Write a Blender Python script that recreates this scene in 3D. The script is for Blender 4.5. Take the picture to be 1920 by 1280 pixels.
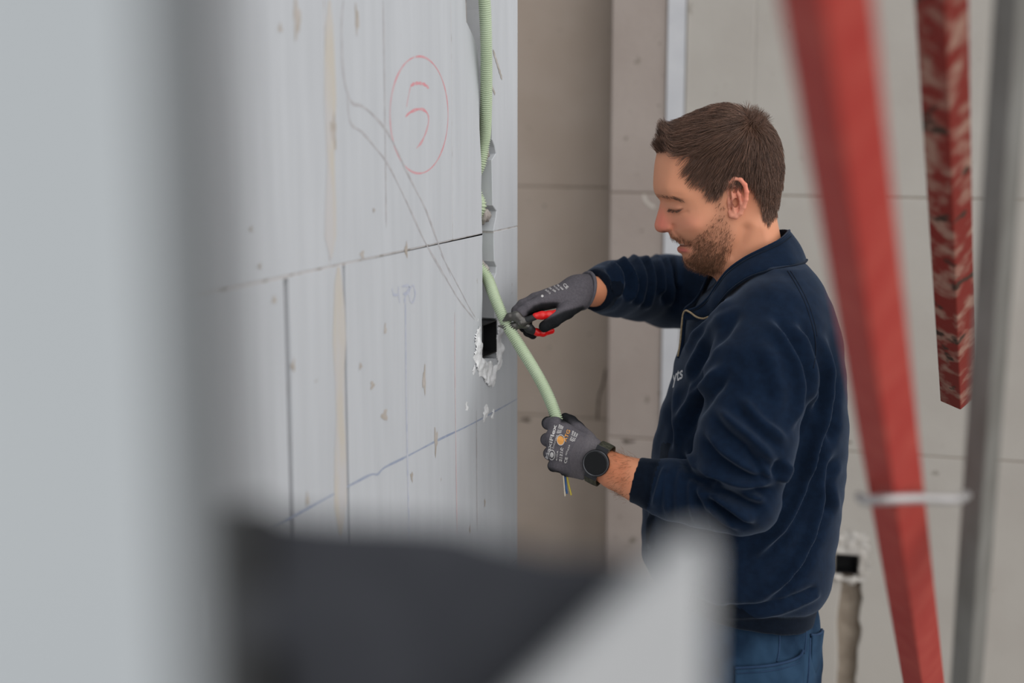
import bpy, bmesh, math, random
import numpy as np
from mathutils import Vector, Matrix
from mathutils.bvhtree import BVHTree

for o in list(bpy.data.objects):
    bpy.data.objects.remove(o, do_unlink=True)
random.seed(7)
rng = np.random.default_rng(7)
SC = bpy.context.scene
COL = SC.collection

# ---------------------------------------------------------------- camera, sky, light, exposure
F = 1920 * 50 / 36.0
PITCH = math.atan(0.17)
YAW = math.radians(22.4)            # camera heading, turned from +Y towards the left wall
CAM = np.array([0.962, 0.0, 1.78])
CP, SP = math.cos(PITCH), math.sin(PITCH)
CY, SY = math.cos(YAW), math.sin(YAW)

cam_d = bpy.data.cameras.new('camera')
cam_d.lens = 50
cam_d.sensor_width = 36
cam_d.clip_start = 0.02
cam_o = bpy.data.objects.new('camera', cam_d)
COL.objects.link(cam_o)
cam_o.location = CAM
cam_o.rotation_euler = (math.pi / 2 - PITCH, 0, YAW)
cam_d.dof.use_dof = True
cam_d.dof.focus_distance = 2.37
cam_d.dof.aperture_fstop = 1.7
SC.camera = cam_o

wld = bpy.data.worlds.new('overcast_sky')
SC.world = wld
wld.use_nodes = True
wn = wld.node_tree.nodes
wn['Background'].inputs[0].default_value = (0.93, 0.96, 1.0, 1)
wn['Background'].inputs[1].default_value = 0.33

def sun(name, direction, strength, angle, color):
    d = bpy.data.lights.new(name, 'SUN')
    d.energy = strength
    d.angle = math.radians(angle)
    d.color = color
    o = bpy.data.objects.new(name, d)
    COL.objects.link(o)
    o.rotation_euler = Vector(direction).to_track_quat('-Z', 'Y').to_euler()
    return o
sun('daylight_through_cloud', (-0.78, 0.36, -0.46), 2.9, 95, (1.0, 0.975, 0.95))

SC.view_settings.view_transform = 'Standard'
SC.view_settings.look = 'None'
SC.view_settings.gamma = 1.0
SC.view_settings.use_curve_mapping = False
SC.view_settings.exposure = -0.08

# ---------------------------------------------------------------- frames and helpers
# "view frame": X right, D horizontal distance ahead, U up, origin at the camera position
def to_world(p):
    p = np.asarray(p, dtype=np.float64)
    out = np.empty_like(p)
    out[..., 0] = CAM[0] + p[..., 0] * CY - p[..., 1] * SY
    out[..., 1] = CAM[1] + p[..., 0] * SY + p[..., 1] * CY
    out[..., 2] = CAM[2] + p[..., 2]
    return out

def L(px, py, D):
    """photo pixel at horizontal distance D -> view-frame point"""
    x = (px - 960) / F
    y = (640 - py) / F
    d = CP + y * SP
    return np.array([x * D / d, D, (-SP + y * CP) * D / d])

def W(px, py, D):
    return to_world(L(px, py, D))

def proj(p):
    """view-frame points -> photo pixels"""
    za = p[..., 1] * CP - p[..., 2] * SP
    yu = p[..., 1] * SP + p[..., 2] * CP
    return 960 + F * p[..., 0] / za, 640 - F * yu / za

def ray_world(px, py):
    v = to_world(L(px, py, 1.0)) - CAM
    return v

def on_plane(px, py, p0, n):
    v = ray_world(px, py)
    t = np.dot(np.asarray(p0) - CAM, n) / np.dot(v, n)
    return CAM + v * t

def srgb(r, g, b):
    f = lambda c: (c / 255 / 12.92) if c / 255 <= 0.04045 else ((c / 255 + 0.055) / 1.055) ** 2.4
    return (f(r), f(g), f(b), 1.0)

def link(o, parent=None):
    COL.objects.link(o)
    if parent is not None:
        o.parent = parent
    return o

def tag(o, label=None, cat=None, group=None, kind=None):
    if label: o['label'] = label
    if cat: o['category'] = cat
    if group: o['group'] = group
    if kind: o['kind'] = kind
    return o

def empty(name, loc):
    o = bpy.data.objects.new(name, None)
    COL.objects.link(o)
    o.location = loc
    o.empty_display_size = 0.1
    return o

def mesh_np(name, verts, faces, m, parent=None, smooth=True):
    """verts in WORLD space; faces a list / array of polygons"""
    me = bpy.data.meshes.new(name)
    verts = np.asarray(verts, dtype=np.float64)
    org = np.zeros(3)
    if parent is not None:
        org = np.array(parent_world(parent))
    v = verts - org
    if isinstance(faces, np.ndarray):
        n, k = faces.shape
        me.vertices.add(len(v))
        me.vertices.foreach_set('co', v.astype(np.float32).ravel())
        me.loops.add(n * k)
        me.loops.foreach_set('vertex_index', faces.astype(np.int32).ravel())
        me.polygons.add(n)
        me.polygons.foreach_set('loop_start', np.arange(0, n * k, k, dtype=np.int32))
        me.update(calc_edges=True)
        me.validate()
    else:
        me.from_pydata(v.tolist(), [], faces)
        me.update()
    if smooth:
        me.polygons.foreach_set('use_smooth', np.ones(len(me.polygons), dtype=bool))
    if m is not None:
        for q in (m if isinstance(m, (list, tuple)) else [m]):
            me.materials.append(q)
    o = bpy.data.objects.new(name, me)
    return link(o, parent)

def parent_world(p):
    v = np.zeros(3)
    while p is not None:
        v = v + np.array(p.location)
        p = p.parent
    return v

def set_attr(o, name, vals):
    a = o.data.attributes.new(name, 'FLOAT_COLOR', 'POINT')
    vals = np.asarray(vals, dtype=np.float32)
    if vals.shape[1] == 3:
        vals = np.concatenate([vals, np.ones((len(vals), 1), np.float32)], 1)
    a.data.foreach_set('color', vals.ravel())

# ---------------------------------------------------------------- materials
def mat(name, col, rough=0.8, col2=None, scale=8.0, stretch=(1, 1, 1), detail=4.0, bump=0.0, bscale=60.0,
        bdist=0.002, metal=0.0, spec=0.3, attr=None, sheen=0.0, sss=0.0, contrast=(0.35, 0.65), spots=None, coat=0.0):
    m = bpy.data.materials.new(name)
    m.use_nodes = True
    nt = m.node_tree
    N, K = nt.nodes, nt.links
    b = N['Principled BSDF']
    b.inputs['Roughness'].default_value = rough
    b.inputs['Metallic'].default_value = metal
    b.inputs['Specular IOR Level'].default_value = spec
    b.inputs['Base Color'].default_value = col
    if sheen:
        b.inputs['Sheen Weight'].default_value = sheen
        b.inputs['Sheen Roughness'].default_value = 0.45
        b.inputs['Sheen Tint'].default_value = (0.55, 0.68, 0.9, 1)
    if sss:
        b.inputs['Subsurface Weight'].default_value = sss
        b.inputs['Subsurface Radius'].default_value = (0.012, 0.005, 0.003)
        b.inputs['Subsurface Scale'].default_value = 0.6
    if coat:
        b.inputs['Coat Weight'].default_value = coat
    tc = N.new('ShaderNodeTexCoord')
    mp = N.new('ShaderNodeMapping')
    mp.inputs['Scale'].default_value = stretch
    K.new(tc.outputs['Object'], mp.inputs[0])
    base = None
    if attr:
        at = N.new('ShaderNodeAttribute')
        at.attribute_name = attr
        base = at.outputs['Color']
    if col2 is not None:
        nz = N.new('ShaderNodeTexNoise')
        nz.inputs['Scale'].default_value = scale
        nz.inputs['Detail'].default_value = detail
        K.new(mp.outputs[0], nz.inputs['Vector'])
        rp = N.new('ShaderNodeValToRGB')
        rp.color_ramp.elements[0].position = contrast[0]
        rp.color_ramp.elements[1].position = contrast[1]
        rp.color_ramp.elements[0].color = col
        rp.color_ramp.elements[1].color = col2
        K.new(nz.outputs['Fac'], rp.inputs[0])
        if base is None:
            base = rp.outputs[0]
        else:
            mx = N.new('ShaderNodeMix'); mx.data_type = 'RGBA'; mx.blend_type = 'MULTIPLY'
            mx.inputs[0].default_value = 1.0
            K.new(base, mx.inputs[6]); K.new(rp.outputs[0], mx.inputs[7])
            base = mx.outputs[2]
    if spots is not None:
        scol, sscale, thr = spots
        n2 = N.new('ShaderNodeTexNoise')
        n2.inputs['Scale'].default_value = sscale
        n2.inputs['Detail'].default_value = 3
        K.new(tc.outputs['Object'], n2.inputs['Vector'])
        r2 = N.new('ShaderNodeValToRGB')
        r2.color_ramp.elements[0].position = thr
        r2.color_ramp.elements[1].position = thr + 0.05
        K.new(n2.outputs['Fac'], r2.inputs[0])
        mx = N.new('ShaderNodeMix'); mx.data_type = 'RGBA'
        K.new(r2.outputs[0], mx.inputs[0])
        if base is None:
            mx.inputs[6].default_value = col
        else:
            K.new(base, mx.inputs[6])
        mx.inputs[7].default_value = scol
        base = mx.outputs[2]
    if base is not None:
        K.new(base, b.inputs['Base Color'])
    if bump:
        n3 = N.new('ShaderNodeTexNoise')
        n3.inputs['Scale'].default_value = bscale
        n3.inputs['Detail'].default_value = 4
        K.new(tc.outputs['Object'], n3.inputs['Vector'])
        bp = N.new('ShaderNodeBump')
        bp.inputs['Strength'].default_value = bump
        bp.inputs['Distance'].default_value = bdist
        K.new(n3.outputs['Fac'], bp.inputs['Height'])
        K.new(bp.outputs[0], b.inputs['Normal'])
    return m

M = {}
M['white_block'] = mat('white_sand_lime_block', srgb(188, 192, 197), 0.9, srgb(194, 198, 203), 7, (6, 6, 0.5), bump=0.25, bscale=120, bdist=0.001,
                       spots=(srgb(168, 166, 165), 26, 0.73))
M['joint'] = mat('grey_mortar_joint', srgb(188, 186, 186), 0.95, srgb(128, 118, 108), 45, detail=6, contrast=(0.5, 0.7), bump=0.5)
M['joint_back'] = mat('brown_grey_joint', srgb(160, 148, 136), 0.95, srgb(140, 128, 116), 30)
M['chase_brown'] = mat('brown_chase_cut', srgb(180, 168, 154), 0.95, srgb(158, 146, 132), 30, bump=0.8, bscale=120, bdist=0.003)
M['chase'] = mat('raw_chase_cut', srgb(178, 172, 168), 0.95, srgb(140, 132, 126), 55, bump=0.8, bscale=150, bdist=0.003)
M['grey_block'] = mat('grey_block', srgb(186, 171, 158), 0.92, srgb(193, 179, 167), 6, bump=0.4, bscale=90, bdist=0.0015,
                      spots=(srgb(140, 132, 122), 30, 0.70))
M['pier_block'] = mat('grey_pier_block', srgb(168, 156, 149), 0.92, srgb(176, 165, 158), 5, bump=0.5, bscale=70, bdist=0.002,
                      spots=(srgb(140, 132, 122), 34, 0.68))
M['back_block'] = mat('pale_grey_block', srgb(184, 179, 172), 0.92, srgb(191, 187, 180), 5, bump=0.4, bscale=80, bdist=0.0015,
                      spots=(srgb(160, 154, 146), 30, 0.71))
M['white_trim'] = mat('white_strip', srgb(212, 214, 218), 0.7, srgb(204, 206, 211), 12)  # plain white strip filling the space between pier and right wall
M['plaster'] = mat('white_plaster_smear', srgb(240, 242, 244), 0.85, srgb(226, 228, 231), 60, bump=0.7, bscale=180, bdist=0.002)
M['plaster_grey'] = mat('grey_plaster_smear', srgb(206, 203, 198), 0.8, srgb(186, 181, 174), 50, bump=0.7, bscale=140, bdist=0.002)
M['floor'] = mat('concrete_floor', srgb(150, 146, 141), 0.9, srgb(168, 164, 158), 3, bump=0.3)
M['black_plastic'] = mat('black_plastic', srgb(22, 23, 25), 0.5, srgb(30, 31, 33), 30)
M['conduit'] = mat('pale_green_conduit', srgb(182, 198, 168), 0.5, srgb(192, 207, 180), 14, spec=0.4)
M['red_paint'] = mat('worn_red_paint', srgb(180, 56, 48), 0.55, srgb(190, 74, 63), 7, (5, 5, 0.8), detail=6, contrast=(0.42, 0.66), bump=0.2, spec=0.5)
M['red_chipped'] = mat('chipped_red_paint', srgb(136, 46, 38), 0.6, srgb(172, 134, 118), 16, (2, 2, 1.2), detail=7, contrast=(0.46, 0.62), bump=0.4,
                       spots=(srgb(70, 52, 42), 22, 0.6))
M['zinc'] = mat('weathered_zinc', srgb(112, 110, 105), 0.6, srgb(130, 129, 125), 10, (3, 3, 0.6), metal=0.2, spec=0.4)
M['steel'] = mat('steel_bar', srgb(190, 188, 188), 0.4, srgb(170, 168, 168), 20, metal=0.5)
M['frame_white'] = mat('pale_grey_frame', srgb(186, 192, 196), 0.6, srgb(191, 197, 200), 4)
M['frame_edge'] = mat('grey_frame_edge', srgb(62, 64, 66), 0.8, srgb(70, 72, 74), 6)  # side face of the post, a darker grey than its front
M['case'] = mat('dark_grey_case_fabric', srgb(56, 58, 64), 0.9, srgb(66, 68, 74), 20, bump=0.3)
M['case_dark'] = mat('black_case_binding', srgb(14, 15, 17), 0.9, srgb(20, 21, 23), 20)
M['board'] = mat('pale_grey_board', srgb(184, 186, 188), 0.7, srgb(192, 194, 196), 5)
M['skin'] = mat('skin', srgb(205, 158, 132), 0.5, None, attr='tint', sss=0.12, spec=0.35, bump=0.12, bscale=420, bdist=0.0006)
M['hair'] = mat('brown_hair', srgb(98, 73, 60), 0.42, None, attr='tint', spec=0.5)
M['beard'] = mat('brown_beard', srgb(112, 80, 60), 0.5, None, attr='tint', spec=0.3)
M['navy'] = mat('navy_sweat_fabric', srgb(13, 27, 46), 0.92, srgb(16, 32, 53), 90, bump=0.35, bscale=900, bdist=0.0008, sheen=0.22, spec=0.1)
M['navy_rib'] = mat('navy_rib_knit', srgb(10, 18, 30), 0.95, srgb(13, 22, 35), 120, bump=0.3, bscale=800, bdist=0.0008, sheen=0.15, spec=0.1)
M['seam'] = mat('navy_seam', srgb(12, 22, 36), 0.95, srgb(15, 26, 41), 90)
M['denim'] = mat('blue_work_denim', srgb(22, 42, 64), 0.9, srgb(46, 72, 98), 12, bump=0.3, bscale=700, bdist=0.0006, spec=0.15)
M['denim_dark'] = mat('dark_denim_seam', srgb(34, 56, 84), 0.9, srgb(44, 68, 98), 30)
M['glove'] = mat('grey_knit_glove', srgb(232, 232, 232), 0.85, srgb(255, 255, 255), 300, attr='tint', bump=0.3, bscale=900, bdist=0.0006, spec=0.15)
M['rib'] = mat('pale_glove_knit_ring', srgb(110, 106, 111), 0.9, srgb(118, 114, 118), 90)
M['print'] = mat('pale_glove_print', srgb(205, 203, 203), 0.8, srgb(196, 194, 194), 90)
M['print_orange'] = mat('orange_glove_print', srgb(220, 158, 84), 0.8, srgb(208, 146, 76), 90)
M['white_print'] = mat('white_chest_print', srgb(222, 224, 228), 0.8, srgb(210, 212, 216), 90)
M['zip'] = mat('tan_zip', srgb(178, 160, 132), 0.5, srgb(150, 132, 104), 300, metal=0.3)
M['plier_steel'] = mat('dark_plier_steel', srgb(104, 103, 101), 0.35, srgb(84, 82, 80), 60, metal=0.7)
M['plier_red'] = mat('red_plier_grip', srgb(226, 22, 24), 0.35, srgb(206, 18, 20), 40, spec=0.5)
M['plier_black'] = mat('black_plier_grip', srgb(38, 39, 41), 0.5, srgb(46, 47, 49), 40)
M['watch_face'] = mat('black_watch_glass', srgb(8, 9, 11), 0.12, srgb(10, 11, 13), 10, spec=0.5)
M['watch_case'] = mat('dark_watch_case', srgb(52, 53, 56), 0.28, srgb(62, 63, 66), 20, metal=0.8)
M['bezel'] = mat('grey_watch_bezel', srgb(96, 98, 102), 0.25, srgb(84, 86, 90), 20, metal=0.8)
M['strap'] = mat('olive_black_strap', srgb(52, 53, 45), 0.8, srgb(78, 78, 64), 260, detail=2, bump=0.5, bscale=500)
M['boot'] = mat('dark_boot_leather', srgb(52, 44, 38), 0.6, srgb(62, 52, 45), 20)
for nm, c in (('blue', (58, 96, 150)), ('black', (30, 34, 40)), ('yellow', (188, 172, 70)), ('pale', (205, 196, 178))):
    M['wire_' + nm] = mat(nm + '_wire', srgb(*c), 0.45, srgb(*[min(255, x + 12) for x in c]), 200)
M['ink_red'] = mat('red_crayon', srgb(210, 146, 153), 0.9, srgb(202, 168, 173), 60, contrast=(0.4, 0.6))
M['ink_blue'] = mat('blue_chalk', srgb(176, 182, 198), 0.9, srgb(190, 194, 204), 60, contrast=(0.4, 0.6))
M['ink_blue_dark'] = mat('blue_chalk_strong', srgb(146, 156, 178), 0.9, srgb(164, 172, 188), 60)
M['ink_grey'] = mat('pencil', srgb(170, 169, 172), 0.9, srgb(184, 184, 187), 60, contrast=(0.4, 0.6))
M['ink_rose'] = mat('rose_chalk', srgb(202, 184, 188), 0.9, srgb(205, 194, 196), 60, contrast=(0.4, 0.6))
M['stain_ochre'] = mat('ochre_stain', srgb(195, 190, 181), 0.9, srgb(193, 192, 193), 9, (4, 4, 1), contrast=(0.4, 0.6))
M['stain_brown'] = mat('brown_stain', srgb(168, 160, 150), 0.9, srgb(186, 181, 177), 50)
M['stain_grey'] = mat('grey_scratch', srgb(164, 158, 152), 0.9, srgb(188, 184, 180), 50)

# ---------------------------------------------------------------- structure
fl = None
def prism_box(name, lo, hi, m, parent=None):
    x0, y0, z0 = lo; x1, y1, z1 = hi
    v = [(x0, y0, z0), (x1, y0, z0), (x1, y1, z0), (x0, y1, z0), (x0, y0, z1), (x1, y0, z1), (x1, y1, z1), (x0, y1, z1)]
    f = [(0, 3, 2, 1), (4, 5, 6, 7), (0, 1, 5, 4), (1, 2, 6, 5), (2, 3, 7, 6), (3, 0, 4, 7)]
    return mesh_np(name, v, f, m, parent, smooth=False)

fl = prism_box('floor', (-1.5, -1.2, -0.12), (5.0, 4.8, 0.0), M['floor'])
tag(fl, 'bare grey concrete floor of the building shell', 'floor', kind='structure')

class Wall:
    """flat wall with front face on a plane; s along, z up, n out of the face"""
    def __init__(self, o, s, n):
        self.o = np.array([o[0], o[1], 0.0]); self.s = np.array([s[0], s[1], 0.0]); self.n = np.array([n[0], n[1], 0.0])
    def px(self, x, y):
        p = on_plane(x, y, self.o, self.n)
        return np.array([np.dot(p - self.o, self.s), p[2]])
    def P(self, s, z, d=0.0):
        return self.o + self.s * s + self.n * d + np.array([0, 0, z])
    def slab(self, name, s0, s1, z0, z1, d0, d1, m, parent=None):
        c = [(s0, z0), (s1, z0), (s1, z1), (s0, z1)]
        v = [self.P(s, z, d0) for s, z in c] + [self.P(s, z, d1) for s, z in c]
        f = [(0, 1, 2, 3), (7, 6, 5, 4), (0, 4, 5, 1), (1, 5, 6, 2), (2, 6, 7, 3), (3, 7, 4, 0)]
        o = mesh_np(name, v, f, m, parent, smooth=False)
        fixn(o)
        return o
    def block(self, name, polys, depth, m, parent, bev=0.001):
        V, FC = [], []
        for poly in polys:
            poly = np.array(poly, float)
            a = np.sum(poly[:, 0] * np.roll(poly[:, 1], -1) - np.roll(poly[:, 0], -1) * poly[:, 1])
            if a < 0: poly = poly[::-1]
            n = len(poly)
            e = np.roll(poly, -1, 0) - poly
            e /= np.maximum(np.linalg.norm(e, axis=1, keepdims=True), 1e-9)
            nn = np.stack([-e[:, 1], e[:, 0]], 1)
            vn = nn + np.roll(nn, 1, 0)
            vn /= np.maximum(np.linalg.norm(vn, axis=1, keepdims=True), 1e-6)
            ins = poly + vn * bev * 1.2
            b = len(V)
            V += [self.P(s, z, -depth) for s, z in poly]
            V += [self.P(s, z, -bev) for s, z in poly]
            V += [self.P(s, z, 0) for s, z in ins]
            FC.append(tuple(b + 2 * n + i for i in range(n)))
            FC.append(tuple(b + n - 1 - i for i in range(n)))
            for i in range(n):
                j = (i + 1) % n
                FC.append((b + i, b + j, b + n + j, b + n + i))
                FC.append((b + n + i, b + n + j, b + 2 * n + j, b + 2 * n + i))
        o = mesh_np(name, V, FC, m, parent, smooth=False)
        fixn(o)
        return o

def fixn(o):
    bm = bmesh.new(); bm.from_mesh(o.data)
    bmesh.ops.recalc_face_normals(bm, faces=bm.faces)
    bm.to_mesh(o.data); bm.free()

def jag(pts, amp, step=0.02):
    out = []
    for a, b in zip(pts[:-1], pts[1:]):
        a = np.array(a); b = np.array(b)
        n = max(1, int(np.linalg.norm(b - a) / step))
        for i in range(n):
            p = a + (b - a) * i / n
            out.append(p + rng.normal(0, amp, 2) * (1 if i else 0.3))
    out.append(np.array(pts[-1]))
    return out

# --- left wall: front face on x = 0, s = -y (towards the camera), ends at the corner at pixel 970
wl = Wall((0, 0), (0, 1), (1, 0))
YE = wl.px(970.5, 420)[0]
CJ = 1.556                                   # height of the course joint in view
COURSES = [0.0, CJ - 2 * 0.6235, CJ - 0.6235, CJ, CJ + 0.6235, CJ + 1.247]
GAP = 0.0009
DEP = 0.042
wall_left = wl.slab('wall_left', -1.2, YE - 0.004, 0.0, COURSES[-1], -0.24, -DEP, M['chase'])
tag(wall_left, 'white sand-lime block wall with a chased slot for conduit', 'wall', kind='structure')

sl = [wl.px(*p) for p in ((873, -10), (875, 40), (885, 62), (896, 88), (898, 150), (899, 210), (903, 300), (904, 380), (904.5, 428))]
sl2 = [wl.px(*p) for p in ((904.5, 436), (905, 500), (905, 560), (904, 597))]
sr = [wl.px(*p) for p in ((917, -10), (921, 150), (923, 262), (928, 276), (930, 288), (922, 300), (924, 385), (931, 396), (930, 408), (925, 421))]
sr2 = [wl.px(*p) for p in ((926, 428), (927, 490), (931, 500), (930, 512), (927, 520), (928, 596))]
hole = [wl.px(904, 598), wl.px(904, 672), wl.px(931, 672), wl.px(931, 598)]
def vs(px_, py_):
    return wl.px(px_, py_)[0]
up1, up2 = vs(848, 220), vs(613, 250)
lo1, lo2 = vs(650, 750), vs(543, 760)
zt, zb = COURSES[4] - GAP, COURSES[3] + GAP
def rect(s0, s1, z0, z1):
    return [(s0, z0), (s1, z0), (s1, z1), (s0, z1)]
slL = [(sl[0][0], zt)] + [tuple(p) for p in jag(sl, 0.0009)]
slL[-1] = (slL[-1][0], zb)
srR = [(sr[0][0], zt)] + [tuple(p) for p in jag(sr, 0.0009)]
srR[-1] = (srR[-1][0], zb)
B = M['white_block']
# course in view (above the joint)
wl.block('wall_block', [[(up1 + GAP, zt)] + [(up1 + GAP, zb)] + slL[::-1],
                        srR + [(YE, zb), (YE, zt)]], DEP, B, wall_left)
wl.block('wall_block', [rect(up2 + 0.0005, up1 - GAP, zb, zt)], DEP, B, wall_left)
wl.block('wall_block', [rect(up2 - 1.0, up2 - 0.0005, zb, zt)], DEP, B, wall_left)
wl.block('wall_block', [rect(-1.2, up2 - 1.003, zb, zt)], DEP, B, wall_left)
# course below the joint, with the slot running into the box hole
zt, zb = COURSES[3] - GAP, COURSES[2] + GAP
notch = [(sl2[0][0], zt)] + [tuple(p) for p in jag(sl2, 0.0007)] + [tuple(p) for p in jag(hole, 0.0005)] + \
        [tuple(p) for p in jag(sr2[::-1], 0.0009)]
notch[-1] = (notch[-1][0], zt)
wl.block('wall_block', [[(YE, zt), (YE, zb), (lo1 + 0.004, zb), (lo1 + 0.004, zt)] + notch], DEP, B, wall_left)
wl.block('wall_block', [rect(lo2 + 0.006, lo1 - 0.003, zb, zt - 0.0005)], DEP, B, wall_left)
wl.block('wall_block', [rect(lo2 - 1.0, lo2 - 0.006, zb, zt - 0.0012)], DEP, B, wall_left)
wl.block('wall_block', [rect(-1.2, lo2 - 1.003, zb, zt)], DEP, B, wall_left)
for k in (0, 1, 4):
    z0, z1 = COURSES[k] + GAP, COURSES[k + 1] - GAP
    s = -1.2 + 0.3 * (k % 2)
    edges = [-1.2]
    while s + 0.998 < YE - 0.3:
        s += 0.998
        edges.append(s)
    edges.append(YE)
    for a, b in zip(edges[:-1], edges[1:]):
        wl.block('wall_block', [rect(a + GAP, b - GAP if b != YE else b, z0, z1)], DEP, B, wall_left)
# dark joint fillings set back from the face
def joint_strip(s0, s1, z0, z1, d):
    o = wl.slab('mortar_joint', s0, s1, z0, z1, -DEP, -d, M['joint'], wall_left)
joint_strip(-1.2, sl[-1][0] - 0.002, CJ - 0.003, CJ + 0.003, 0.0006)
joint_strip(sr[-1][0] + 0.002, YE - 0.002, CJ - 0.003, CJ + 0.003, 0.0006)
joint_strip(lo1 - 0.006, lo1 + 0.006, COURSES[2], CJ - 0.004, 0.007)
joint_strip(lo2 - 0.008, lo2 + 0.008, COURSES[2], CJ - 0.004, 0.009)
joint_strip(up1 - 0.004, up1 + 0.004, CJ + 0.004, COURSES[4], 0.0008)
joint_strip(up2 - 0.004, up2 + 0.004, CJ + 0.004, COURSES[4], 0.0002)

# --- back wall: recess, pier, white strip, wall on the right (turned a little)
BA = math.radians(22.4 - 15.0)
bs = np.array([math.cos(BA), math.sin(BA)])           # along, to the right
bn = np.array([math.sin(BA), -math.cos(BA)])          # out of the face, to the camera
def bwall(px_, D):
    p = W(px_, 560, D)
    return Wall((p[0], p[1]), bs, bn)
pier = bwall(1141, 3.56)
rec = bwall(1141, 3.76)
s_p1 = pier.px(1243, 560)[0]
s_p2 = pier.px(1276, 560)[0]
BC = [0.0, 0.303, 0.927, 1.551, 2.175, 2.80]
wall_back = rec.slab('wall_back', -1.7, 0.35, 0, BC[-1], -0.2, -0.03, M['joint'])
tag(wall_back, 'shaded grey block wall of the recess behind the pier', 'wall', kind='structure')
r0 = rec.px(1141, 560)[0]
for k in range(5):
    e = [-1.7, -0.75 if k % 2 else -1.2, 0.35]
    for a, b in zip(e[:-1], e[1:]):
        rec.block('wall_block', [rect(a + GAP, b - GAP, BC[k] + GAP, BC[k + 1] - GAP)], 0.03, M['grey_block'], wall_back, 0.003)
wall_right = pier.slab('wall_right', 0.0, 3.6, 0, BC[-1], -0.2, -0.04, M['chase_brown'])
tag(wall_right, 'pale grey block wall behind the man with a chased socket hole', 'wall', kind='structure')
cl, cr = pier.px(1573, 1150)[0], pier.px(1612, 1150)[0]
h0, h1 = pier.px(1566, 1038), pier.px(1609, 1078)
v1 = pier.px(1415, 100)[0]
for k in range(5):
    z0, z1 = BC[k] + GAP, BC[k + 1] - GAP
    pier.block('wall_block', [rect(0.0, s_p1, z0, z1)], 0.04, M['pier_block'], wall_right, 0.004)
    if k >= 2:
        if k == 3 or k == 2:
            e = [s_p2, v1 if k == 3 else v1 + 0.95, 3.6] if k == 3 else [s_p2, 3.6]
        else:
            e = [s_p2, v1 + 0.5, v1 + 1.5, 3.6]
        for a, b in zip(e[:-1], e[1:]):
            pier.block('wall_block', [rect(a + GAP, b - GAP, z0, z1)], 0.04, M['back_block'], wall_right, 0.003)
    elif k == 1:
        # the chase and the socket hole cut this course
        e = [s_p2, v1 + 2.2, 3.6]
        cutL = [(cl, z0)] + [tuple(p) for p in jag([(cl, z0 + 0.01), (cl, h1[1] - 0.004)], 0.0025, 0.025)]
        cutR = [tuple(p) for p in jag([(cr, h1[1] - 0.004), (cr, z0 + 0.01)], 0.004, 0.025)] + [(cr, z0)]
        poly = [(s_p2 + GAP, z0)] + cutL + [(h0[0], h1[1]), (h0[0], h0[1]), (h1[0], h0[1]), (h1[0], h1[1])] + cutR + \
               [(e[1] - GAP, z0), (e[1] - GAP, z1), (s_p2 + GAP, z1)]
        pier.block('wall_block', [poly], 0.04, M['back_block'], wall_right, 0.002)
        for a, b in zip(e[1:-1], e[2:]):
            pier.block('wall_block', [rect(a + GAP, b - GAP, z0, z1)], 0.04, M['back_block'], wall_right, 0.003)
    else:
        for a, b in ((s_p2 + GAP, cl), (cr, 3.6)):
            pier.block('wall_block', [rect(a, b, z0, z1)], 0.04, M['back_block'], wall_right, 0.003)
for zj in BC[1:-1]:
    pier.slab('mortar_joint', 0.002, s_p1 - 0.002, zj - 0.004, zj + 0.004, -0.04, -0.0035, M['joint_back'], wall_right)
    if zj > 0.6:
        pier.slab('mortar_joint', s_p2 + 0.002, 3.59, zj - 0.004, zj + 0.004, -0.04, -0.0022, M['joint_back'], wall_right)
    rec.slab('mortar_joint', -1.69, 0.34, zj - 0.004, zj + 0.004, -0.03, -0.0022, M['joint_back'], wall_back)
trim = pier.slab('trim_1', s_p1 + 0.001, s_p2 - 0.001, 0, BC[-1], -0.04, 0.006, M['white_trim'])
tag(trim, 'white vertical strip set into the back wall beside the pier', 'trim', kind='structure')

# --- lumpy plaster patches
def fbm2(x, y, seed, f0=1.0, octv=4):
    r = np.random.default_rng(seed)
    out = np.zeros_like(x)
    a = 1.0
    for k in range(octv):
        for j in range(4):
            th = r.uniform(0, 6.28); ph = r.uniform(0, 6.28); f = f0 * (2 ** k) * r.uniform(0.7, 1.4)
            out += a * np.sin((x * math.cos(th) + y * math.sin(th)) * f + ph) * 0.5
        a *= 0.55
    return out

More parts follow.
